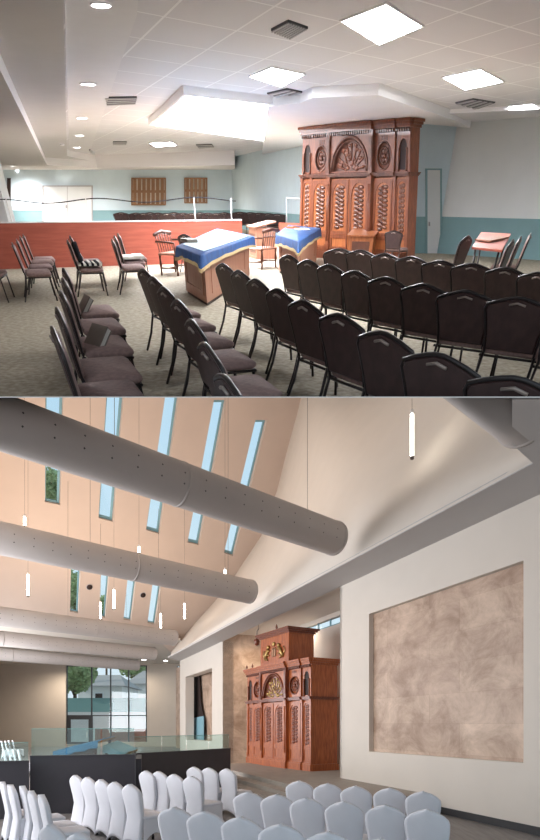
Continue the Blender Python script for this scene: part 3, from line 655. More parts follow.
def on_table(name, lb, cat, px, py, z, dims, m, az=0.4, part='cover'):
    p = T.onZ(px, py, z); t = thing(name, lb, cat, at(p.x, p.y, z, az)); G().box(-dims[0]/2, dims[0]/2, -dims[1]/2, dims[1]/2, 0, dims[2]).obj(part, m, t)
    G().box(-dims[0]/2+.01, dims[0]/2+.004, -dims[1]/2+.01, dims[1]/2-.01, .006, dims[2]-.006).obj('pages', 'paper', t); return t
on_table('prayer_book', 'closed prayer book lying on the blue cloth of the large table', 'book', 189, 242, .745, (.22,.5,.05), 'bookc')
on_table('prayer_book', 'open white papers lying on the smaller dark blue table', 'papers', 302, 229.5, .746, (.3,.6,.02), 'paper', .2)
on_table('prayer_book', 'reddish book lying on the smaller dark blue table', 'book', 293, 228.5, .746, (.22,.4,.04), 'cherry', .5)
def lectern(px, py, W, H, az, lb, m='tabwood', lean=.12):
    p = T.onZ(px, py, 0); t = thing('lectern', lb, 'lectern', at(p.x, p.y, 0, az)); D = W*.7
    G().box(-D/2, D/2, -W/2, W/2, 0, H*.86).obj('body', m, t); G().box(-D/2-.02, D/2+.02, -W/2-.02, W/2+.02, 0, .06).obj('base', m, t)
    g = G(); z0 = H*.86; g.add([(-D/2-.06,-W/2-.05,z0),(D/2+.03,-W/2-.05,z0+lean),(D/2+.03,W/2+.05,z0+lean),(-D/2-.06,W/2+.05,z0),(-D/2-.06,-W/2-.05,z0+.03),(D/2+.03,-W/2-.05,z0+lean+.03),(D/2+.03,W/2+.05,z0+lean+.03),(-D/2-.06,W/2+.05,z0+.03)], [(0,1,2,3),(4,5,6,7),(0,1,5,4),(1,2,6,5),(2,3,7,6),(3,0,4,7)]); g.obj('slanted_top', m, t)
    g = G(); g.plate([(-D/2-.01,-W*.36,.14),(-D/2-.01,W*.36,.14),(-D/2-.01,W*.36,H*.7),(-D/2-.01,-W*.36,H*.7)], off=(.012,0,0)); g.obj('front_panel', 'darkwood', t); return t
lectern(262, 258, .85, .82, .3, 'light wooden lectern between the two blue-clothed tables')
lectern(171.5, 259, .75, .74, .1, 'small wooden lectern by the partition behind the armchair')
lectern(361, 262, .72, .66, 1.2, 'wooden lectern standing before the carved cabinet doors', 'wal_door')
def armchair(px, py, az, lb, s=1.0):
    p = T.onZ(px, py, 0); t = thing('wooden_armchair', lb, 'chair', at(p.x, p.y, 0, az)); a = .42; hw = .36*s
    G().rbox(-.25, .27, -hw, hw, .38, .42, .03, .004).obj('seat', 'tabwood', t)
    for sx_, sy in ((1,1),(1,-1),(-1,1),(-1,-1)): G().lathe([(.028,0),(.02,.1),(.034,.2),(.022,.3),(.03,.385)], (sx_*.22, sy*hw*.85, 0), 8).obj('leg', 'darkwood', t)
    g = G()
    for sy in (-1,1): g.tube([(-.2,sy*hw*.85,.14),(.2,sy*hw*.85,.14)], .014, 6)
    g.tube([(0,-hw*.85,.14),(0,hw*.85,.14)], .014, 6); g.obj('stretcher', 'darkwood', t)
    g = G()
    for k in range(7): y = -hw*.8+hw*1.6*k/6; g.tube([(-.22,y,.42),(-.29,y*1.05,.76)], .012, 6)
    g.tube([(-.29,-hw*.95,.74),(-.33,0,.78),(-.29,hw*.95,.74)], .035, 8); g.obj('backrest', 'darkwood', t)
    for sy in (-1,1): G().tube([(-.27,sy*hw*.95,.62),(0,sy*hw*1.05,.62),(.22,sy*hw*1.0,.60),(.22,sy*hw*.98,.42)], .022, 6).obj('armrest', 'darkwood', t)
armchair(177, 274, -.3, 'old wooden armchair with spindles left of the large table', 1.35)
armchair(262, 268, 2.6, 'reddish wooden chair between the two clothed tables', 1.2)
list(chair_row([(184,234.5)], .5, .72, .2, ['dark chair just behind the left corner of the large table'], 'chair behind the table', az=.9))
# tilted table top at the right wall
p = T.onZ(487,268,0); t = thing('tilting_table', 'small table with tilted reddish-brown top among chairs by the wall', 'table', at(p.x,p.y,0,0))
W_ = [T.onZ(472,247,.76), T.onZ(502,250,.76), T.onZ(511,233.5,.90), T.onZ(481,232,.90)]; W_ = [Vector((a.x-p.x,a.y-p.y,a.z)) for a in W_]
c_ = sum(W_, Vector())/4; G().plate(W_, off=(0,0,-.03)).obj('table_top', 'partition', t)
for i in range(4): a = c_+(W_[i]-c_)*.8; b_ = c_+(W_[i]-c_)*.6; G().tube([(a.x,a.y,a.z-.03),(b_.x,b_.y,0)], .018, 6).obj('leg', 'frame', t)
nrm = (W_[2]-W_[0]).cross(W_[3]-W_[1]).normalized(); nrm = nrm if nrm.z > 0 else -nrm; q = c_+nrm*.012; tt = thing('open_book', 'open book lying on the tilted reddish table top', 'book', T.I @ (T.M @ Matrix.Translation(p+q)))
u_ = (W_[1]-W_[0]).normalized(); u_ = (u_-nrm*u_.dot(nrm)).normalized(); v_ = nrm.cross(u_)
for sgn in (0, 1): G().plate([u_*(-.22+.22*sgn)+v_*-.2, u_*(.22*sgn)+v_*-.2, u_*(.22*sgn)+v_*.2, u_*(-.22+.22*sgn)+v_*.2], off=nrm*.02).obj('page_block', 'tabwood', tt)
# prayer books on the left row, coats and shawls on the chairs beyond
def leaning_book(i, dx, dy, az, lb):
    r, X = rows['L'][i]; t = thing('prayer_book', lb, 'book', X @ Matrix.Translation((dx, dy, .43)) @ Matrix.Rotation(az, 4, 'Z') @ Matrix.Rotation(-.85, 4, 'Y'))
    G().box(-.12, .12, -.15, .15, 0, .008).obj('cover', 'bookc', t); G().box(-.12, .12, -.15, .15, .045, .053).obj('cover', 'bookc', t); G().box(-.112, .115, -.14, .14, .008, .045).obj('pages', 'paper', t)
leaning_book(2, -.02, -.05, .35, 'thick grey prayer book propped on the third seat of the left row')
leaning_book(0, -.1, -.05, .1, 'thin book leaning against the back of the first left-row chair')
def shawl(row, i, lb, m1, m2, part='cloth', folds=6, h=.43):
    r, X = rows[row][i]; t = thing('folded_shawl', lb, 'shawl', X @ Matrix.Translation((0,0,h))); 
    for k in range(folds):
        g = G(); x0 = -.2+.44*k/folds
        g.box(x0, x0+.44/folds-.002, -.36+.03*math.sin(k*2), .38+.03*math.cos(k), .02, .055+.012*math.sin(k*1.9))
        g.obj('stripe' if k % 2 else part, m1 if k % 2 else m2, t)
shawl('G2', 1, 'white shawl with black stripes folded over a chair seat', 'black', 'paper', folds=9)
shawl('G3', 1, 'small white cloth left on a chair near the armchair', 'paper', 'paper', folds=2)
r, X = rows['G2'][1]; t = thing('dark_coat', 'dark coat draped over the chair back beside the striped shawl', 'coat', X @ Matrix.Translation((-.2,0,.43)))
g = G(); 
for k in range(5): g.tube([(.0,-.3+.14*k,.36-.02*k),(.03,-.28+.14*k,.2),(.06+.01*k,-.3+.15*k,.08)], .05, 7)
g.obj('body', 'black', t); G().tube([(.03,.3,.30),(.08,.36,.16),(.12,.3,.09)], .04, 7).obj('sleeve', 'grey_metal', t)

# ================================================================== LOWER HALL: setting
CUR = B
Zs = 5.66; ZF = 6.75
V1 = Vector((44-270, 520, 0)).normalized(); V2 = Vector((597, 520, 0)).normalized(); V3 = Vector((-245, 520, -609)).normalized()
NO = Vector((V1.y, -V1.x, 0))                    # outward through the right wall
AR = B.onZ(540, 836, 0)
def wr(px, py, o=0.0): return B.onP(px, py, AR+NO*o, NO)
def ytop(x, z, D): return 724-(z-1.85)/(D*1.0903)*(x-44)
DW = AR.dot(NO)
def ys(x, z, o=0.0):    # picture height of the level z on a plane parallel to the right wall
    return 724-(z-1.85)*((724-492)/(5.68-1.85)/496)*(x-44)*DW/(DW+o)
g = G(); g.box(-30, 30, -4, 45, -0.03, 0.0); struct(g, 'floor_lower', 'floor2')
hole = [wr(*p) for p in ((369,614),(523.5,560.5),(523.5,763),(369,751.5))]
g = G(); g.plate([wr(340,ys(340,Zs)), wr(760,ys(760,Zs)), wr(760,ys(760,0)), wr(340,ys(340,0))], [hole], NO*.45); struct(g, 'wall_hall_right', 'cream')
g = G(); g.plate([wr(362,ys(362,5.6),.13), wr(534,ys(534,5.6),.13), wr(534,ys(534,0.7),.13), wr(362,ys(362,0.7),.13)], off=NO*.1)
o = g.obj('stone_panel', 'stone'); tag(o, 'large brown marble panel set into the white right-hand wall', 'stone panel')
g = G(); g.plate([wr(340,ys(340,.14),-.02), wr(760,ys(760,.14),-.02), wr(760,ys(760,0),-.02), wr(340,ys(340,0),-.02)], off=NO*.02); struct(g, 'baseboard_hall_right', 'skirting')
# pier with the opening
h2 = [wr(*p) for p in ((185.5,677),(212,668),(212,741),(185.5,739.5))]
g = G(); g.plate([wr(180,ys(180,Zs)), wr(223,ys(223,Zs)), wr(223,ys(223,0)), wr(180,ys(180,0))], [h2], NO*.5); struct(g, 'wall_pier_lower', 'cream')
g = G(); g.plate([wr(176,668,.9), wr(228,650,.9), wr(228,752,.9), wr(176,748,.9)], off=NO*.1); struct(g, 'wall_stone_back', 'stone')
g = G(); g.plate([wr(190.5,676,.75), wr(199,673,.75), wr(200.5,700,.75), wr(204,722,.75), wr(204,744,.75), wr(190.5,744,.75)], off=NO*.06); o = g.obj('dark_hanging', 'cavity'); tag(o, 'tall dark brown panel seen inside the pier opening', 'panel')
g = G(); g.plate([wr(193.5,718,.68), wr(203.5,716,.68), wr(203.5,742,.68), wr(193.5,742,.68)], off=NO*.03); o = g.obj('tinted_glass_panel', 'teal_frame'); tag(o, 'blue-grey tinted panel low inside the pier opening', 'panel')
# the recess holding the ark
r0 = wr(223, ys(223,Zs)); r0.z = 0; RO = 2.4
g = G(); g.plate([r0, r0+NO*RO, r0+NO*RO+Vector((0,0,6.0)), r0+Vector((0,0,6.0))], off=V1*.12); struct(g, 'wall_recess_left', 'stone')
q0 = r0+NO*RO; e0 = wr(340,700); e0.z = 0; e1_ = e0+NO*RO
wn = [B.onP(x, y, q0, NO) for x, y in ((306,627.5),(344,613.5),(344,622),(306,634.5))]
g = G(); Zv = Vector((0,0,1)); g.plate([q0, e1_-V1*1.5, e1_-V1*1.5+Zv*6.0, q0+Zv*6.0], [wn], NO*.2); struct(g, 'wall_recess_back', 'cream')
g = G(); g.plate([r0+Zv*6.0-V1*-.1, q0+Zv*6.0-V1*-.1, e1_-V1*1.5+Zv*6.0, e0-V1*1.5+Zv*6.0], off=Zv*.1); struct(g, 'ceiling_recess', 'cream')
g = G(); g.plate([e0-V1*.0, e1_, e1_+Zv*6, e0+Zv*6], off=-V1*.1); struct(g, 'wall_recess_right', 'cream')
g = G(); g.plate([wn[0].lerp(wn[1],0)+NO*.1, wn[1]+NO*.1, wn[2]+NO*.1, wn[3]+NO*.1], off=NO*.01); o = struct(g, 'window_3', 'glass'); 
g = G()
for k in (0.0,.3,.62,.97):
    a = wn[0].lerp(wn[1],k)+NO*.06; b = wn[3].lerp(wn[2],k)+NO*.06; u = V1*-.05; g.plate([a, a+u, b+u, b], off=NO*.05)
g.plate([wn[3]+NO*.06, wn[2]+NO*.06, wn[2]+NO*.06+Zv*.06, wn[3]+NO*.06+Zv*.06], off=NO*.05); g.obj('window_frame', 'teal_frame', o)
# soffit strip and upper right wall
def sp(x, y): return B.onZ(x, y, Zs)
ye = lambda x: 462+(532-x)*.537
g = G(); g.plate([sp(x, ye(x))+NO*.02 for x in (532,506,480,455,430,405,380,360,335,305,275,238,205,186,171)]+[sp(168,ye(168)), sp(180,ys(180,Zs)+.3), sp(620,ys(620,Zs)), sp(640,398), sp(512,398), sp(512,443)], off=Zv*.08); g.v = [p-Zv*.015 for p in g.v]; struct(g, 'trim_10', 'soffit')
P0 = B.onZ(157, 640, ZF); NR = V2.cross(V3).normalized()
def rf(px, py): return B.onP(px, py, P0, NR)
E0 = sp(532,462); 
pairs = [(171,rf(171,652)),(186,rf(181,640)),(205,rf(196,622)),(238,rf(225,590)),(275,rf(261,536)),(305,rf(277,490)),(335,rf(287,450)),(360,rf(298,410)),(380,rf(304,385)),(405,B.atY(335,385,20.5)),(430,B.atY(370,385,17.3)),(455,B.atY(405,385,14.4)),(480,B.atY(440,385,12)),(506,B.atY(477,385,10)),(532,B.atY(514,385,8.4))]
g = G(); vs = []; NQ = 6
for x, tp in pairs:
    b_ = sp(x, ye(x)); a_ = []
    for k in range(NQ+1): vs.append(b_.lerp(tp, k/NQ))
n_ = len(vs); vs += [p+NO*.12 for p in vs]; w_ = NQ+1; fs = []
for i in range(len(pairs)-1):
    for k in range(NQ): fs.append((i*w_+k,(i+1)*w_+k,(i+1)*w_+k+1,i*w_+k+1)); fs.append((n_+i*w_+k,n_+i*w_+k+1,n_+(i+1)*w_+k+1,n_+(i+1)*w_+k))
    fs.append((i*w_,n_+i*w_,n_+(i+1)*w_,(i+1)*w_))
g.add(vs, fs, True); struct(g, 'wall_upper_right', 'cream')
def win_px(b0, b1, t0, t1): return b0, b1, t0, t1
# roof windows: bottom-left, bottom-right, top-right, top-left
RW = [((45,502),(60,505),(64,380),(45.5,380)), ((98.5,518),(113,522),(125,380),(107.5,380)), ((146,530),(159.5,534),(181,380),(167.5,380)), ((187.5,542.5),(199,545),(226,400),(214,400)), ((224,553),(233.5,556),(267,420),(255.5,420)),
      ((70,612),(78.5,613.5),(80.5,569),(71,568)), ((99,616),(105.5,618),(109,575),(101,574)), ((123.5,619.5),(131,621),(136,580),(127.5,579)), ((147.5,623),(155,624.5),(161,585),(152.5,584))]
off = NR*(-.30 if NR.dot(EYE-P0) > 0 else .30)
base = lambda x: 640+(x-157)*.118+1
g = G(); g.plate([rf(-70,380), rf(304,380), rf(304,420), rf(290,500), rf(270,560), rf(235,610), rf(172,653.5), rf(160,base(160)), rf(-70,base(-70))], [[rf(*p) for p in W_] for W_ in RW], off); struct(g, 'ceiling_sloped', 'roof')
lbls = 0
for n, W_ in enumerate(RW):
    q = [rf(*p)+off*.75 for p in W_]; c = sum(q, Vector())/4
    g = G(); g.plate(q, off=off*.04); o = struct(g, 'window_%d' % (n+4), 'glass')
    g = G(); g.plate([c+(p-c)*1.0 for p in q], [[c+(p-c)*(1-.0)+((c-p).normalized()*.0) for p in [q[0].lerp(q[2],.06)*0+q[0]+(q[1]-q[0])*.12+(q[3]-q[0])*.02, q[1]+(q[0]-q[1])*.14+(q[2]-q[1])*.02, q[2]+(q[3]-q[2])*.14+(q[1]-q[2])*.02, q[3]+(q[2]-q[3])*.12+(q[0]-q[3])*.02]]], -off*.2)
    g.obj('window_frame', 'teal_frame', o)
# far end: flat ceiling, far wall, glazing
YW = 38.5
def fw(px, py, o=0.0): return B.atY(px, py, YW+4-o)
g = G(); g.plate([B.onZ(-80,base(-80)-0,ZF), B.onZ(180,base(180)-4,ZF), B.onZ(200,664.5,ZF), B.onZ(-80,664.5,ZF)], off=Zv*.1); struct(g, 'ceiling_far', 'cream')
gh = [fw(*p) for p in ((66,665.3),(147,665.3),(147,742),(66,742))]
nh = [fw(*p) for p in ((176.6,666),(180.4,666),(180.4,744),(176.6,744))]
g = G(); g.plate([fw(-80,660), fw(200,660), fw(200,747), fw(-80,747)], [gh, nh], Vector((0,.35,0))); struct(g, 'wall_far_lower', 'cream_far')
g = G(); g.plate([fw(66,665.3,-.2), fw(147,665.3,-.2), fw(147,742,-.2), fw(66,742,-.2)], off=Vector((0,.03,0))); o = struct(g, 'window_13', 'glass')
g = G()
for x in (66.7, 91.5, 110.5, 128.5, 146.3): g.plate([fw(x-.55,665,-.1), fw(x+.55,665,-.1), fw(x+.55,742,-.1), fw(x-.55,742,-.1)], off=Vector((0,.12,0)))
for y in (665.8, 715.6): g.plate([fw(66,y-.5,-.1), fw(147,y-.5,-.1), fw(147,y+.5,-.1), fw(66,y+.5,-.1)], off=Vector((0,.12,0)))
g.obj('window_frame', 'black_frame', o)
g = G(); g.plate([fw(176.6,666,-.2), fw(180.4,666,-.2), fw(180.4,744,-.2), fw(176.6,744,-.2)], off=Vector((0,.03,0))); o = struct(g, 'window_14', 'glass')
g = G(); 
for x in (177,180): g.plate([fw(x-.5,666,-.1), fw(x+.5,666,-.1), fw(x+.5,744,-.1), fw(x-.5,744,-.1)], off=Vector((0,.1,0)))
g.obj('window_frame', 'black_frame', o)
g = G(); g.plate([fw(66.5,716,.05), fw(92.5,716,.05), fw(92.5,744,.05), fw(66.5,744,.05)], [[fw(70.5,719.5,.05), fw(88.5,719.5,.05), fw(88.5,742,.05), fw(70.5,742,.05)]], Vector((0,.1,0))); o = struct(g, 'door_3', 'black_frame')
g = G(); g.plate([fw(70.5,719.5,0), fw(88.5,719.5,0), fw(88.5,742,0), fw(70.5,742,0)], off=Vector((0,.02,0))); g.obj('door_glass', 'glass', o)
g = G(); g.box(-.03,.03,-.05,.05,0,.5, Matrix.Translation(fw(87,738,.15))); g.obj('door_handle', 'white_metal', o)
# left wall, outside the frame
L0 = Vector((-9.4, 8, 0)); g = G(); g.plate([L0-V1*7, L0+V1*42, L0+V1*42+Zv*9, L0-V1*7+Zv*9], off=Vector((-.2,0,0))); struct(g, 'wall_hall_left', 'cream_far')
# raised stone platform with steps
def strip(name, z0, z1, o, x0=208, x1=352):
    a = B.onP(x0, 760, AR-NO*o, NO); b = B.onP(x1, 760, AR-NO*o, NO); a.z = b.z = z0; return a, b
for i, (z1, o_) in enumerate(((.36,1.95),(.24,2.3),(.12,2.65))):
    a, b = strip('', 0, z1, o_); g = G(); g.plate([a, b, b+NO*(o_+RO if i == 0 else .8), a+NO*(o_+RO if i == 0 else .8)], off=Zv*z1); struct(g, 'floor_step' if i else 'floor_platform', 'step')
# ark
La = B.onZ(245,762.5,.36); az = math.atan2(-(La-B.onZ(308.5,771.5,.36)).y, -(La-B.onZ(308.5,771.5,.36)).x); Wk = (B.onZ(308.5,771.5,.36)-La).length
ark(at(La.x, La.y, .36, az), Wk, 1.12, 3.58, 'tall carved cherry wood ark with gilded arch on the stone platform', ('cherry','cherry_dark','cherry'), crown=(1.15, Wk-1.25, 1.0, 1.16))
# ------------------------------------------------------------------ ducts
DR = V2
def duct(px, py, d, L, r, lb, n=36):
    e = Vector(((px-CX)/F*d, d, EYE.z+(CY-py)/F*d)); L = min(L, (e-Vector((-9.4,8,0))).dot(NO)/DR.dot(NO)-.9); X = Matrix.Translation(e); t = thing('air_duct', lb, 'duct', X)
    g = G(); g.tube([DR*-L, DR*-(L*.5), DR*-.06, DR*-.01], r, 36); 
    side = Vector((-DR.y, DR.x, 0))*-1; m = int(L/.42)
    g.cur = 1
    for a in (-.10, .38, 2.75, 3.25):
        for k in range(m):
            p = DR*(-.35-k*.42)+(side*math.cos(a)+Zv*-math.sin(a))*(r+.001); nn = (side*math.cos(a)+Zv*-math.sin(a)); u = DR*.017; v_ = nn.cross(DR)*.017
            g.add([p+u, p+v_, p-u, p-v_, p+nn*.006], [(0,1,4),(1,2,4),(2,3,4),(3,0,4)])
    g.obj('tube', ['duct','dot'], t)
    G().tube([DR*-.10, DR*-.04], r+.012, 36).obj('end_band', 'duct', t)
    k = 4.0
    while k < L-.2: G().tube([DR*-k, DR*-(k+.05)], r+.008, 36).obj('seam_band', 'duct', t); k += 4.3
    return t, e
D_ = [duct(526,419,7.1,14,.38,'nearest grey round duct, its end at the upper right corner'), duct(336,539,11.6,16,.365,'largest full-length grey duct crossing below the tall roof windows'), duct(251,592,16.5,16,.37,'second full-length grey duct below the largest one'),
      duct(175,638,25.5,22,.38,'third grey duct from above, ending left of the hanging lamps'), duct(154.5,653.7,31,24,.38,'fourth grey duct from above, just over the far glazing'), duct(138,665.3,37,26,.38,'farthest and lowest grey duct, touching the far window top')]
def top_at(x, y):
    zs = EYE.z+TL*y; r = (P0-Vector((x,y,0))).dot(NR)/NR.z; return min(zs, r if r > 3 else zs)
for j, (t, e) in enumerate(D_):
    for k, s_ in enumerate((.9, 5.2, 9.5)):
        p = DR*-s_; w_ = e+p; h_ = top_at(w_.x, w_.y)-w_.z-.38
        if h_ > .05:
            G().tube([p+Zv*.375, p+Zv*(.38+h_)], .004+.0001*w_.y, 5).obj('suspension_cable', 'cable', t)
# ------------------------------------------------------------------ hanging tube lamps
def pendant(px, y0, y1, d, lb):
    x = (px-CX)/F*d; z1 = EYE.z+(CY-y0)/F*d; z0 = EYE.z+(CY-y1)/F*d; t = thing('pendant_tube_lamp', lb, 'lamp', at(x, d, z0)); r = .028+.0006*d
    G().tube([(0,0,.04),(0,0,z1-z0)], r, 10).obj('tube', 'tube', t); G().tube([(0,0,0),(0,0,.05)], r*1.15, 10).obj('end_cap', 'cable', t); G().tube([(0,0,z1-z0),(0,0,z1-z0+.08)], r*1.1, 10).obj('top_cap', 'white_metal', t)
    h = top_at(x, d)-z0-.02
    if h > z1-z0+.1: G().tube([(0,0,z1-z0+.07),(0,0,h)], .003+.0001*d, 5).obj('cable', 'cable', t)
for a in ((412,414,459,10.4,'bright vertical tube lamp alone at the upper right'), (28,575,597,20,'vertical tube lamp at the left between two ducts, beside the lower windows'), (24.6,517,527,19,'short-looking tube lamp at far left above the second duct'),
          (114,590,610,22,'vertical tube lamp between the second and third lower roof windows'), (139,547,554,21,'tube lamp tip just above the middle of the second duct'), (225,570,576,20,'tube lamp tip above the end of the second duct'),
          (160.7,614,629,27,'tube lamp right of the last lower roof window'), (184.5,604,620,25,'tube lamp against the right-hand upper wall, right of the third duct'), (100.5,603,620,24,'tube lamp overlapping the second lower roof window'),
          (90.5,638.5,643,32,'tiny tube lamp tip between the third and fourth ducts'), (4,631.5,634,32,'tiny tube lamp tip at the far left between ducts')):
    pendant(*a)
for px, py, z, lb in ((144,661,ZF,'recessed round light in the far ceiling, above the glazing'), (165.5,663,ZF,'recessed round light in the far ceiling, right of the glazing')):
    c = B.onZ(px, 659.5 if px < 150 else 660.5, z); t = thing('recessed_light', lb, 'light', at(c.x, c.y, z-.01)); G().lathe([(.16,-.01),(.16,.01)], n=14).obj('lens', 'spot', t); G().tube([(.19*math.cos(a*math.pi/8), .19*math.sin(a*math.pi/8), 0) for a in range(16)], .025, 6, closed=True).obj('ring', 'white_metal', t)
for px, py, lb in ((89.5,587,'dark round speaker in the sloped ceiling, left one'), (143,595,'dark round speaker in the sloped ceiling, right one')):
    c = rf(px, py); t = thing('ceiling_speaker', lb, 'speaker', Matrix.Translation(c) @ NR.to_track_quat('Z','Y').to_matrix().to_4x4()); G().lathe([(.14,-.03),(.14,.03),(.1,.04)], n=14).obj('grille', 'cavity', t); G().tube([(.15*math.cos(a*math.pi/8), .15*math.sin(a*math.pi/8), 0) for a in range(16)], .02, 6, closed=True).obj('ring', 'grey_metal', t)
lamp(B, Vector((-10.5,40.5,6.6)), 500, (1,.86,.7), 165, .05); lamp(B, Vector((-16.5,40.3,6.6)), 1000, (1,.86,.7), 165, .05); lamp(B, Vector((1.5,21,5.8)), 160, (1,.8,.6)); lamp(B, Vector((-.6,23.3,5.8)), 160, (1,.8,.6))  # added spots without fittings, brightening the far wall and the ark recess
# hanging eternal light beside the ark
c = B.onP(257, 640, AR, NO); t = thing('hanging_lamp', 'small dark ornamental lamp hanging left of the ark top', 'lamp', at(c.x, c.y, c.z)); 
G().lathe([(.03,-.22),(.09,-.18),(.12,-.05),(.10,.02),(.04,.06)], n=10).obj('bowl', 'cherry_dark', t); G().tube([(0,0,.05),(0,0,.35),(.06,0,.42)], .022, 6).obj('hook', 'cable', t); G().tube([(.06,0,.42),(.06,0,Zs+.3-c.z)], .012, 5).obj('cable', 'cable', t)
# ------------------------------------------------------------------ parapets, glass screens, tables behind them
def parapet(p0, p1, z, lb, th=.14, screen=None, n=3):
    a = B.onZ(p0[0], p0[1], 0); b = B.onZ(p1[0], p1[1], 0); u = (b-a).normalized(); nn = Vector((-u.y, u.x, 0)); L = (b-a).length
    t = thing('parapet', lb, 'parapet', Matrix.Translation(a)); g = G(); g.plate([Vector(), b-a, b-a+nn*th, nn*th], off=Zv*z); g.obj('panelling', 'darkp', t)
    G().plate([nn*-.015+Zv*z, b-a-nn*.015+Zv*z, b-a+nn*(th+.015)+Zv*z, nn*(th+.015)+Zv*z], off=Zv*.025).obj('coping', 'darkp', t)
    g = G(); m = max(1, int(L/1.3))
    for k in range(1, m): q = u*(L*k/m); g.plate([q-nn*.002, q+u*.012-nn*.002, q+u*.012-nn*.002+Zv*z, q-nn*.002+Zv*z], off=nn*.01)
    if m > 1: g.obj('panel_joint', 'skirting', t)
    if screen:
        s_ = thing('glass_screen', screen[1], 'glass screen', Matrix.Translation(a+nn*th*.4+Zv*(z+.025)))
        for k in range(n):
            A = u*(L*k/n+.015); Bq = u*(L*(k+1)/n-.015); G().plate([A, Bq, Bq+Zv*screen[0], A+Zv*screen[0]], off=nn*.015).obj('pane', 'screen', s_)
            G().plate([A+Zv*screen[0], Bq+Zv*screen[0], Bq+Zv*(screen[0]+.012), A+Zv*(screen[0]+.012)], off=nn*.015).obj('pane_edge', 'screen_edge', s_)
    return a, b
parapet((30,815), (135,811), 1.18, 'charcoal parapet in the middle, in front of the cloth-covered table', screen=(.54,'greenish glass screen on the middle charcoal parapet'))
parapet((136,799), (230.5,785.7), 1.10, 'charcoal parapet running right to the stone platform steps', screen=(.40,'clear glass screen on the right-hand charcoal parapet'), n=4)
parapet((-40,822), (29,817.5), 1.10, 'charcoal parapet at the left edge in front of distant white chairs', screen=(.35,'glass screen on the left-edge charcoal parapet'), n=2)
a = B.onZ(134,811,0); b = B.onZ(137,799,0); t = thing('parapet', 'short charcoal parapet return joining middle and right runs', 'parapet', Matrix.Translation(a)); G().plate([Vector((0,.15,0)), b-a-Vector((0,.02,0)), b-a+Vector((.12,-.02,0)), Vector((.12,.15,0))], off=Zv*1.1).obj('panelling', 'darkp', t)
def slant_table(x0, y0, x1, y1, d, lbt, lbc, cm, wd=.9):
    A = Vector(((x0-CX)/F*d, d, EYE.z+(CY-y0)/F*d)); Bq = Vector(((x1-CX)/F*d, d, EYE.z+(CY-y1)/F*d)); t = thing('reading_desk', lbt, 'desk', at(A.x, A.y, 0)); u = Bq-A; W = Vector((.15,wd,.10)); az_ = A.z
    G().plate([Zv*az_, u+Zv*az_, u+W+Zv*az_, W+Zv*az_], off=Zv*-.05).obj('desk_top', 'gold', t)
    for p in (u*.1+W*.1, u*.9+W*.1, u*.1+W*.9, u*.9+W*.9): G().tube([(p.x,p.y,0),(p.x,p.y,az_+p.z-.05)], .04, 8).obj('leg', 'darkwood', t)
    G().plate([Vector((u.x*.12,.1,.3)), Vector((u.x*.88,.1,.3)), Vector((u.x*.88,.1,az_+u.z*.7-.05)), Vector((u.x*.12,.1,az_-.03))], off=Vector((0,.05,0))).obj('front_panel', 'darkwood', t)
    s_ = thing('desk_cloth', lbc, 'cloth', at(A.x, A.y, 0)); g = G(); N = 10; vs = []; 
    for i in range(N+1):
        for j in range(7): p = u*(i/N)+W*(j/6); vs.append((p.x, p.y, az_+p.z+.012+.012*math.sin(i*1.7)*math.cos(j*1.3)))
    for i in range(N+1): p = u*(i/N); vs.append((p.x, -.03, az_+p.z-.14-.02*math.sin(i*2.1)))
    fs = [(i*7+j,(i+1)*7+j,(i+1)*7+j+1,i*7+j+1) for i in range(N) for j in range(6)]; b0 = (N+1)*7; fs += [(i*7,b0+i,b0+i+1,(i+1)*7) for i in range(N)]
    g.add(vs, fs, True); g.obj('cloth', cm, s_)
slant_table(53, 752, 98, 741.5, 12.3, 'sloping reading desk with gilt edge behind the middle parapet', 'turquoise cloth over the sloping desk behind the glass', 'blue2')
slant_table(103, 746, 124, 754.5, 12.6, 'low dark sloping desk right of the turquoise one', 'pale blue cloth on the low desk behind the glass', 'teal_frame', .7)

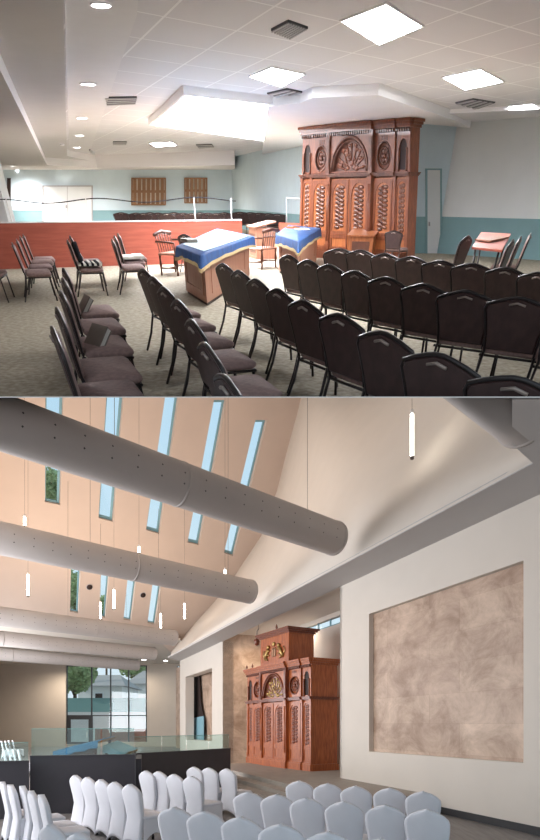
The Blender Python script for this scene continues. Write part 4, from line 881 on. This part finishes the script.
# ------------------------------------------------------------------ chairs in white stretch covers
def covered_chair(label, group):
    t = thing('covered_chair', label, 'chair', at(0,0), group); hw = .225; zs = .46; H = .95
    # back cover: one closed shell from the floor to the crown, front face x=+, rear reclined
    cols = [(0.0,1.0),(.35,.985),(.62,.962),(.88,.925),(1.0,.86)]
    g = G(); NY = 12; rows_ = []
    zl = [0.0,.10,.25,.46,.60,.74,.83,.875,.92,.965,1.0]
    wdt = [1.10,.98,.90,.86,.94,1.02,1.04,.99,.80,.46,.10]
    def bx(z): return -.20-(z*H-.46)*.20 if z*H > .46 else -.20-(.46-z*H)*.16
    outline = []
    for z, w_ in zip(zl, wdt): outline.append((z, hw*w_))
    vs = []; fs = []
    for side in (0, 1):
        for z, w_ in outline:
            zz = z*H
            for k in range(NY+1):
                f = -1+2*k/NY; y = w_*f; bul = .022*(1-f*f); low = 0
                if z == 0.0: low = .10*(1-f*f)**.8          # arched hem between the feet
                if z == .10: low = .05*(1-f*f)
                if z == 1.0: low = -.012*abs(f)
                zz2 = zz+low; x = bx(zz2/H) + (.035+bul*.3 if side else -.02-bul)
                vs.append((x, y, zz2))
    R = len(outline); 
    idx = lambda s_, r, k: s_*R*(NY+1)+r*(NY+1)+k
    for s_ in (0,1):
        for r in range(R-1):
            for k in range(NY): fs.append((idx(s_,r,k), idx(s_,r,k+1), idx(s_,r+1,k+1), idx(s_,r+1,k)))
    for r in range(R-1):
        for k in (0, NY): fs.append((idx(0,r,k), idx(1,r,k), idx(1,r+1,k), idx(0,r+1,k)))
    for k in range(NY): fs.append((idx(0,R-1,k), idx(0,R-1,k+1), idx(1,R-1,k+1), idx(1,R-1,k))); fs.append((idx(0,0,k), idx(0,0,k+1), idx(1,0,k+1), idx(1,0,k)))
    g.add(vs, fs, True); g.obj('back_cover', 'stretchc', t)
    G().rbox(-.20, .27, -hw*.98, hw*.98, zs-.05, zs+.01, .03, .012).obj('seat_cover', 'stretchc', t)
    # skirt: three stretched sides with arched hems
    g = G()
    def side(a, b, n=10, s0=None):
        vs = []; 
        for i in range(n+1):
            f = i/n; p = Vector(a).lerp(Vector(b), f); arch = .20*(1-(2*f-1)**2)**.7; pin = .03*(1-(2*f-1)**2)
            c_ = Vector((.03,0,0)); q = p+(c_-p)*pin*2; foot = p+(p-c_)*.10
            vs += [(p.x, p.y, zs-.02), (q.x*.99, q.y*.99, (zs+arch)/2), ((foot.x*(1-abs(0))+0) if arch < .03 else q.x, foot.y if arch < .03 else q.y, arch)]
        g.add(vs, [(3*i, 3*i+1, 3*i+4, 3*i+3) for i in range(n)]+[(3*i+1, 3*i+2, 3*i+5, 3*i+4) for i in range(n)], True)
    side((.26,-hw*.95,0), (.26,hw*.95,0)); side((-.2,-hw*.95,0), (.26,-hw*.95,0)); side((-.2,hw*.95,0), (.26,hw*.95,0)); g.obj('skirt', 'stretchc', t)
    for sx_, sy in ((.27,1),(.27,-1),(-.25,1),(-.25,-1)): G().lathe([(.022,0),(.018,.05),(.014,.10)], (sx_, sy*hw*.98, 0), 8).obj('leg', 'black_frame', t)
    return t
CP = None
def wrow(pts, A, labels, group, H=.95):
    global CP
    for i, (px, py) in enumerate(pts):
        p = B.onZ(px, py, H); o = p-Vector((math.cos(A)*-.30, math.sin(A)*-.30, 0)); X = at(o.x, o.y, 0, A+.03*math.sin(i*2.3)); lb = labels[i]
        if CP is None: CP = covered_chair(lb, group); CP.matrix_world = X
        else: dup(CP, X, lb, group)
def wl(n, where, side='left'): return ['white covered chair, %s from the %s in %s' % (ordw[i] if i else 'first', side, where) for i in range(n)]
wrow([(246,819),(279,823),(328,832),(380,838)][0:0]+[(174,807),(204,811),(241,816.5),(280,823.5),(328,831.5),(381,838.5)], 1.12, wl(6,'the foremost row at the bottom'), 'white chairs of the foremost row')
wrow([(248,791.5),(276,794),(307,797.5),(343,801),(385,804.5),(427,809)], 1.15, wl(6,'the long middle row before the stone panel'), 'white chairs of the long middle row')
wrow([(299,780.5),(327,783),(356,785.6),(389,787.5),(422.5,791)], 1.2, wl(5,'the back right row by the right wall'), 'white chairs of the back right row')
wrow([(193.5,766.7),(208,767.5),(226.5,768.5)], .9, wl(3,'the short row nearest the steps'), 'white chairs nearest the steps')
wrow([(145.6,770.6),(158,771.2),(174,774),(191,776)], .88, wl(4,'the row before the right parapet'), 'white chairs before the right parapet')
wrow([(75,775),(87,777),(101,779.3),(114,781.7),(129.6,784)], .82, wl(5,'the row before the middle parapet'), 'white chairs before the middle parapet')
wrow([(22,785.6),(30.5,790.5),(41,794.5)], .62, wl(3,'the side-on row at the left'), 'white side-on chairs at the left')
wrow([(2,781.7),(10,784.5)], .62, wl(2,'the pair cut by the left edge'), 'white chairs at the left edge')
wrow([(50,824.5),(78,832.5)], .85, wl(2,'the pair at the bottom left corner'), 'white chairs at the bottom left')
wrow([(1.3,741),(5,740.6),(8.5,740.4),(12.3,740.3)], .5, wl(4,'the distant upper row behind the left parapet'), 'distant white chairs, upper row')
wrow([(3,748.5),(8,748.5),(13,749),(18,749.6)], .5, wl(4,'the distant lower row behind the left parapet'), 'distant white chairs, lower row')
# ------------------------------------------------------------------ outside
g = G(); g.box(-90, 60, 43.2, 120, -.6, -.5); o = g.obj('ground', 'asphalt'); tag(o, 'grey paved ground outside the far glazing', 'ground', kind='structure')
def house(x0, x1, y, zw_, zr, lb, win):
    t = thing('house', lb, 'house', at(x0, y, -.5)); W = x1-x0
    G().box(0, W, 0, 8, 0, zw_).obj('wall', 'house', t)
    g = G(); g.add([(-.6,-.6,zw_),(W+.6,-.6,zw_),(W+.6,8.6,zw_),(-.6,8.6,zw_),(W*.25,4,zr),(W*.75,4,zr)], [(0,1,5,4),(1,2,5),(2,3,4,5),(3,0,4),(0,3,2,1)]); g.obj('roof', 'house_roof', t)
    for wx in win: f = G().box(wx-.6, wx+.6, -.06, .05, zw_-2.2, zw_-.8).obj('window', 'white_metal', t); G().box(wx-.45, wx+.45, -.09, -.05, zw_-2.05, zw_-.95).obj('pane', 'cavity', f)
Yh = 66; hx = lambda px, d=Yh: (px-CX)/F*d; hz = lambda py, d=Yh: EYE.z+(CY-py)/F*d
house(hx(78), hx(122), Yh, hz(686)+.5, hz(672)+.5, 'white house with grey hipped roof and one window beyond the glazing', [hx(99)-hx(78)])
house(hx(129,78), hx(160,78), 78, hz(684,78)+.5, hz(668,78)+.5, 'second pale house at the right beyond the glazing', [3.0])
g = G(); g.box(hx(50,56), hx(200,56), 56, 56.1, -.5, hz(698,56)); tag(g.obj('garden_fence', 'fence'), 'green-grey garden fence outside behind the far glazing', 'fence')
g = G(); g.box(hx(50,50), hx(200,50), 50, 50.3, -.5, hz(712,50)); tag(g.obj('garden_wall', 'gwall'), 'low white garden wall outside the far glazing', 'wall')
g = G(); g.box(hx(95,46), hx(200,46), 46, 46.3, -.5, hz(729,46)); tag(g.obj('brick_kerb', 'brick'), 'reddish low brick edging outside the far glazing', 'edging')
def tree(x, y, z0, zc, R, lb, n=260, seed=1):
    rnd = random.Random(seed); t = thing('tree', lb, 'tree', at(x, y, z0)); g = G()
    g.tube([(0,0,0),(.1,0,(zc-z0)*.5),(0,.1,zc-z0)], .28, 8, r2=.12)
    for k in range(5): a = k*1.26; g.tube([(0,0,(zc-z0)*.7),(R*.5*math.cos(a),R*.5*math.sin(a),zc-z0+R*.3)], .09, 5)
    g.obj('trunk', 'bark', t); g = G()
    for k in range(n*6):
        a = rnd.random()*6.28; q = math.acos(2*rnd.random()-1); rr = R*(.55+.45*rnd.random()**.5)*(1+.15*math.sin(3*a)*math.sin(2*q))
        c = Vector((rr*math.sin(q)*math.cos(a), rr*math.sin(q)*math.sin(a), zc-z0+rr*.85*math.cos(q))); s_ = .10+.16*rnd.random()*R/2.5
        d1 = Vector((rnd.uniform(-1,1), rnd.uniform(-1,1), rnd.uniform(-1,1))).normalized(); d2 = d1.orthogonal().normalized()
        g.add([c+d1*s_, c+d2*s_, c-d1*s_, c-d2*s_], [(0,1,2,3)])
    for k in range(8): a = k*.8; g.sphere((R*.4*math.cos(a), R*.4*math.sin(a), zc-z0+R*.25*math.sin(k*2)), R*.42, 8, 6)
    g.obj('foliage', 'leaf', t)
tree(hx(74,57), 57, -.5, hz(674,57), 2.4, 'green tree at the left of the far glazing', seed=2)
tree(hx(134,94), 94, -.5, hz(666,94), 2.6, 'darker tree behind the second house', seed=3)
tree(hx(49,66), 66, -.5, hz(492,66), 3.4, 'tall tree seen through the first tall roof window', seed=5)
tree(hx(75,84), 84, -.5, hz(592,84), 3.6, 'tree seen through the first lower roof window', seed=6)
tree(hx(106,98), 98, -.5, hz(606,98), 2.2, 'tree seen through the second lower roof window', seed=7)

# ================================================================== each hall ends at the dividing floor: cut what would cross it
bpy.context.view_layer.update()
def cut(objs, t, up):
    nrm = Vector((0, -t, 1)).normalized()*(1 if up else -1)
    def rec(o, M0):
        Mw = M0
        for ch in list(o.children): rec(ch, Mw @ ch.matrix_parent_inverse @ ch.matrix_basis)
        if o.type != 'MESH' or not o.data.vertices: return
        ds = [(Mw @ v.co - EYE).dot(nrm) for v in o.data.vertices]
        if min(ds) >= -1e-5: return
        if max(ds) <= 1e-5:
            if not o.children: bpy.data.objects.remove(o)
            return
        me = o.data.copy(); bm = bmesh.new(); bm.from_mesh(me); I = Mw.inverted()
        co = I @ EYE; no = (Mw.to_3x3().transposed() @ nrm).normalized()
        r = bmesh.ops.bisect_plane(bm, geom=bm.verts[:]+bm.edges[:]+bm.faces[:], plane_co=co, plane_no=no, clear_inner=True, clear_outer=False)
        ed = [e for e in r['geom_cut'] if isinstance(e, bmesh.types.BMEdge)]
        try: bmesh.ops.edgeloop_fill(bm, edges=ed)
        except Exception: pass
        bm.to_mesh(me); bm.free(); o.data = me
    for o in list(objs):
        rec(o, o.matrix_world.copy())
        if o.type == 'EMPTY' and not o.children: bpy.data.objects.remove(o)
cut(T.objs, TU, True); cut(B.objs, TL, False)
